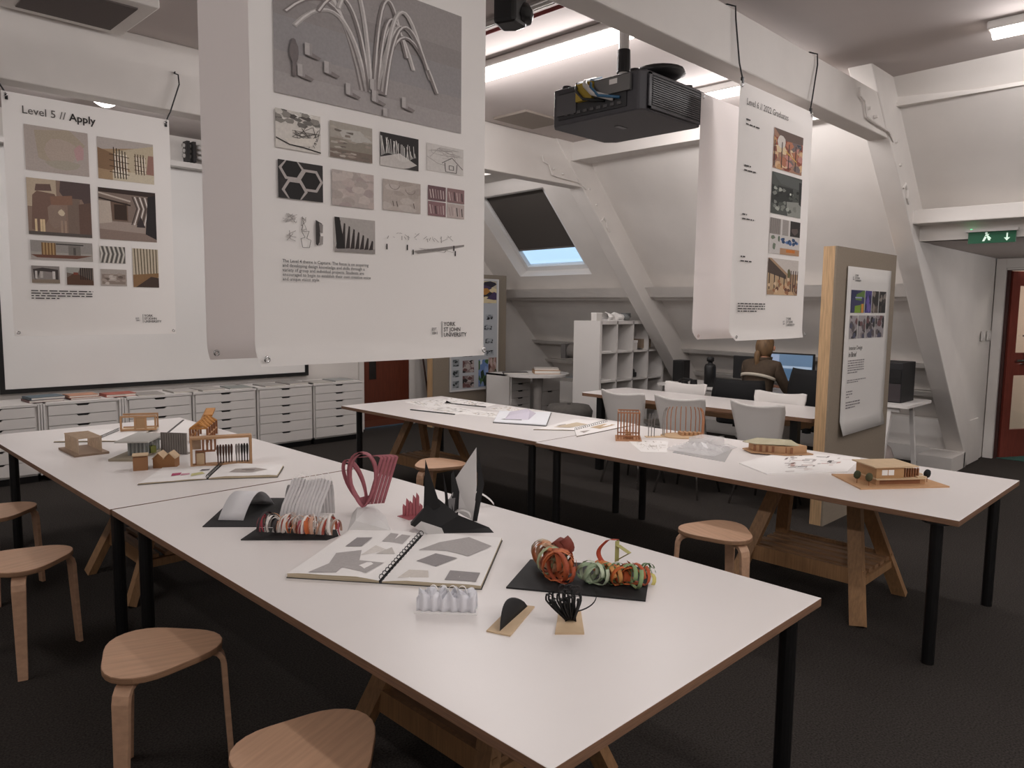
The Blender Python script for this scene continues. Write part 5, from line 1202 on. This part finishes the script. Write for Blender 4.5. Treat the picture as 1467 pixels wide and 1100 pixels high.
for k in range(9): coil(.09+.011*k, -.02-.008*(k % 4), .026+.003*(k % 3), .034, 1.15, .038, .007, rr.choice(['c4622c','d07a3c','8aa070','b0502a','d89a5a','6f8a5c']), .3)
for k in range(7): coil(.05+.014*k, .05-.01*k, .03, .02, .6, .02, .012, rr.choice(['c86a34','d8844a','c05a2c']), .5)
MB().ribbon([LX*(.075-.03*math.sin(math.pi*i/12)) + LY*.05 + Vector((0, 0, .03+.09*i/12)) for i in range(13)] + [LX*(.085+.01*i)+LY*.05+Vector((0, 0, .123)) for i in range(3)], LY*.014+LX*.013).build('paper_curl', mat('b84a30', .7), t, smooth=True, solid=.0008)
MB().ribbon([LX*.105+LY*.05+Vector((0,0,z)) for z in (.12,.05)] + [LX*.105+LY*.05+Vector((0,0,.055)), LX*.145+LY*.055+Vector((0,0,.08)), LX*.108+LY*.05+Vector((0,0,.105))], LY*.014+LX*.012).build('paper_curl', mat('a8a468', .7), t, solid=.0008)
for k in range(5): coil(.19+.006*k, .075, .012, .016, .8, .018+.012*(k % 2), .005, '6f8a5c' if k % 2 else '98a888', .6)
coil(.215, .0, .02, .03, .4, .005, .008, 'c8bc6a', 1)

# ---- second row of tables
def sheet(P, label, cols, seed, name='drawing_sheet', h=.002, edge=None):
    o = ctr(P); t = thing(name, label, 'drawing', (*o, T)); slab(P, 0, h, paper, 'sheet', t, o)
    rr = random.Random(seed); A, B, C_, D_ = [Vector(p)-Vector(o) for p in P[:4]]
    m = MB(); cl = []
    for k in range(48):
        u, v = rr.uniform(.05, .8), rr.uniform(.05, .85); du, dv = rr.uniform(.03, .16), rr.uniform(.008, .05)
        if rr.random() < .5: du, dv = dv, du
        c_ = rr.choice(cols)
        if c_ not in cl: cl.append(c_)
        pts = []
        for a, b in ((u, v), (u+du, v+dv*.3), (u+du, v+dv), (u, v+dv*.8)):
            p = (A*(1-a)+B*a)*(1-b) + (D_*(1-a)+C_*a)*b; pts.append((p.x, p.y, h+.0006))
        m.add(pts, [(0, 1, 2, 3)], cl.index(c_))
    m.build('ink_marks', [flat(c_) for c_ in cl], t)
    if edge: MB().beam((A.x, A.y, .004), (B.x, B.y, .004), .012, .008).build('binding', mat(edge, .6), t)
    return t
pc = ['b8b2aa', '8c8680', 'c8b89a', '9a948e', 'd0cac2', '6a6662']
sheet([(4.10, 5.46), (4.02, 5.02), (4.30, 4.95), (4.52, 5.44)], 'drawing with grey figures at the far corner of the drawings table', pc, 1)
sheet([(4.32, 5.15), (4.42, 4.72), (4.62, 4.80), (4.62, 5.45)], 'open pale sketch page near the back edge of the drawings table', pc, 2, edge='3a3836')
sheet([(3.82, 5.0), (3.92, 4.55), (4.25, 4.60), (4.22, 4.95)], 'sheet with dark spiral edge on the drawings table', pc, 3, edge='3a3836')
sheet([(4.35, 4.62), (4.42, 4.30), (4.60, 4.32), (4.58, 4.66)], 'orange brown sketch sheet beside the white portfolio', ['b08a50', 'a88048', '8c8680'], 4)
sheet([(3.98, 4.56), (4.05, 4.22), (4.28, 4.28), (4.24, 4.58)], 'small pale sheet between spiral pad and white portfolio', pc, 5)
P = [(3.855, 4.038), (4.039, 3.66), (4.582, 4.10), (4.309, 4.439)]; o = ctr(P)
t = thing('portfolio', 'white portfolio with lilac folded sheet on top', 'portfolio', (*o, T)); slab(P, 0, .006, mat('4a4644', .6), 'cover', t, o); slab([(o[0]+(x-o[0])*.98, o[1]+(y-o[1])*.98) for x, y in P], .006, .012, mat('eceef2', .6), 'pages', t, o)
MB().add([(-.20,.0,.012),(-.08,-.14,.012),(.22,.06,.013),(.12,.26,.013),(-.12,.03,.03),(.02,-.06,.055),(.18,.12,.05)], [(0,1,5,4),(1,2,6,5),(2,3,6),(3,0,4),(4,5,6,3)]).build('folded_sheet', mat('cfc9d6', .7), t)
MB().add([(-.22,.02,.0135),(-.13,-.12,.0135),(-.11,-.1,.0135),(-.16,.02,.0135)], [(0,1,2,3)]).build('dark_patch', mat('5a5654', .7), t)
open_book((4.05, 3.40), (4.55, 3.50), (3.851, 3.616), (4.45, 3.74), (3.862, 3.225), (4.50, 3.265), .004, .004, 'wide open sketchbook with brown sketches by the table joint', (
  ('left', 'c8b8a0', [(.3,.2),(.7,.2),(.6,.7),(.2,.6)]), ('left', '9a9088', [(.5,.3),(.8,.35),(.7,.5)]), ('right', 'c0a888', [(.2,.4),(.7,.5),(.6,.9),(.2,.8)]), ('right', 'a8a09a', [(.4,.1),(.8,.15),(.6,.3)])))
# lattice tower
t = thing('lattice_box_model', 'copper-brown lattice box model of thin sticks on wooden base', 'model', (4.07, 2.95, T), R(38))
cop = mat('a8714c', .55)
MB().box((-.1, -.085, 0), (.1, .085, .008)).build('base', mat('b98a66', .6), t)
for i in range(8):
    f = -.07+.02*i
    for p in ((f, -.07), (f, .07), (-.07, f), (.07, f)): MB().beam((*p, .008), (*p, .185), .005, .005).build('stick', cop, t)
for z in (.03, .185):
    for a, b in (((-.07,-.07),(.07,-.07)), ((.07,-.07),(.07,.07)), ((.07,.07),(-.07,.07)), ((-.07,.07),(-.07,-.07))): MB().beam((*a, z), (*b, z), .006, .008).build('ring_bar', cop, t)
for k in range(4): MB().box((-.05+.03*k, -.03+.01*k, .008), (-.03+.03*k, .02, .03+.008*k)).build('block', lasp, t)
# arched stick model
t = thing('stick_arch_model', 'curved row of thin upright wooden sticks on small base', 'model', (4.44, 2.76, T), R(-40))
for k in range(16):
    a = R(-100+15*k); x, y = .14*math.sin(a), .10*math.cos(a)
    pts = [(x, y, .008), (x*1.02, y*1.02, .12), (x*.97, y*.97, .17), (x*.86, y*.86, .195)]
    MB().tube(pts, .0035, 5).build('stick', mat('8d8884', .5) if k < 4 else cop, t)
MB().prism([(.155*math.cos(R(a)), .115*math.sin(R(a))) for a in range(0, 360, 20)], 0, .008).build('base', mat('c0a27e', .6), t)
for k in range(5): MB().box((-.02+.03*k, -.03, .008), (.0+.03*k, .05-.01*k, .03)).build('block', lasp, t)
for k in range(3): MB().tube([(-.25+.02*k, -.03, .0), (-.25+.02*k, -.03, .12), (-.24+.02*k, -.02, .16)], .003, 5).build('stick', mat('6a6664', .5), t)
MB().box((-.27, -.05, 0), (-.14, .0, .004)).build('base_strip', tanp, t)
# clear sheet model
P = [(3.88, 2.48), (3.86, 2.12), (4.33, 2.32), (4.34, 2.64)]; o = ctr(P)
t = thing('clear_plastic_model', 'crumpled clear and white plastic sheet model lying flat', 'model', (*o, T)); rr = random.Random(3)
slab(P, 0, .003, mat('e6e4e3', .3, alpha=.6), 'base', t, o)
MB().grid(lambda u, v: (-.18+.40*u, -.16+.32*v+.06*u, .005+.035*abs(math.sin(7*u+4*v))*math.sin(math.pi*u)*math.sin(math.pi*v)+.012*math.sin(23*u*v)**2), 14, 10).build('crumpled_sheet', mat('e8e6e6', .25, alpha=.55), t)
MB().box((.04, -.02, .004), (.2, .14, .06)).build('clear_block', mat('eceaea', .2, alpha=.45), t)
sheet([(4.05, 2.95), (3.75, 2.62), (3.85, 2.50), (4.20, 2.72)], 'faint pencil sheet between the lattice box and the clear model', ['d0cac2', 'c0bab2'], 7)
# boat-shaped house
t = thing('boat_house_model', 'low boat-shaped wooden house model with green angular roof', 'model', (4.36, 2.05, T+.0075), math.atan2(-.27, .12))
hull = [(-.20, .0), (-.14, -.11), (.06, -.12), (.21, -.02), (.10, .12), (-.12, .11)]
MB().prism(hull, 0, .006).build('base', mat('b58d68', .6), t); MB().prism([(x*.82, y*.75) for x, y in hull], .006, .05).build('walls', lasp, t)
MB().add([(-.20,-.02,.05),(-.12,-.10,.055),(.05,-.10,.06),(.14,-.02,.045),(.08,.10,.06),(-.12,.10,.06),(-.04,-.02,.078),(.05,.0,.075)], [(0,1,6),(1,2,7,6),(2,3,7),(3,4,7),(4,5,6,7),(5,0,6)]).build('roof', mat('b0a98e', .7), t, solid=.004)
for k in range(7): MB().box((-.13+.035*k, -.088, .01), (-.115+.035*k, -.082, .045)).build('window_slot', lasd, t)
sheet([(3.73, 1.80), (4.113, 1.53), (4.56, 1.62), (4.42, 2.02), (3.88, 2.04)], 'large drawing sheet with pale plans beside the tree house model', ['b8b0ae', '9a9290', 'c8a8a0', 'c8c2be', '7a7472'], 8, h=.006)
MB().prism([(x-4.14, y-1.8) for x, y in [(3.725, 1.80), (4.113, 1.525), (4.565, 1.615), (4.425, 2.025), (3.875, 2.045)]], 0, .0005).build('backing', mat('3a3638', .6), bpy.data.objects['drawing_sheet.006'] if 'drawing_sheet.006' in bpy.data.objects else None) if False else None
# house with trees
t = thing('tree_house_model', 'wooden house model with flat upper storey, steps and three tiny dark trees', 'model', (4.03, 1.29, T), math.atan2(-.263, .351))
MB().add([(-.24,-.13,0),(.24,-.13,0),(.24,.15,0),(-.20,.19,0),(-.24,-.13,.007),(.24,-.13,.007),(.24,.15,.007),(-.20,.19,.007)], [(3,2,1,0),(4,5,6,7),(0,1,5,4),(1,2,6,5),(2,3,7,6),(3,0,4,7)]).build('base', mat('c49a72', .6), t)
MB().box((-.12, -.07, .007), (.15, .10, .035)).build('lower_storey', lasp, t)
MB().box((-.13, -.09, .035), (.14, .09, .04)).build('floor_plate', tanp, t)
MB().box((-.12, -.07, .04), (.03, .10, .095)).build('upper_storey', mat('b0885e', .6), t)
for k in range(7): MB().box((.03+.014*k, -.06, .04), (.036+.014*k, -.05, .085)).build('screen_post', lasd, t)
MB().box((.03, .05, .04), (.13, .10, .085)).build('rear_wing', lasp, t)
MB().box((-.14, -.085, .095), (.10, .11, .101)).build('roof', tanp, t)
for k in range(4): MB().box((.10-.0*k, -.08+.03*k, .04+.008*k), (.15, -.05+.03*k, .046+.008*k)).build('step', tanp, t)
for a in ((-.09, -.06), (-.055, -.025)): MB().box((a[0], -.0715, .055), (a[1], -.0695, .082)).build('window', paper, t)
MB().box((-.1, -.0715, .01), (.12, -.0695, .03)).build('dark_recess', lasd, t)
for x, y, c_ in ((-.19, -.02, '3a3e28'), (-.165, -.08, '4a4830'), (.19, -.03, '1d2024')):
    MB().cyl((x, y, .007), (x, y, .04), .002, n=5).build('tree_trunk', lasd, t)
    rr = random.Random(int(x*1000)); MB().grid(lambda u, v: (x+.018*math.sin(math.pi*v)*math.cos(2*math.pi*u)*(1+.2*math.sin(9*u+5*v)), y+.018*math.sin(math.pi*v)*math.sin(2*math.pi*u), .05+.022*math.cos(math.pi*v)), 10, 6, 0, True).build('tree_crown', mat(c_, .9), t, smooth=True)
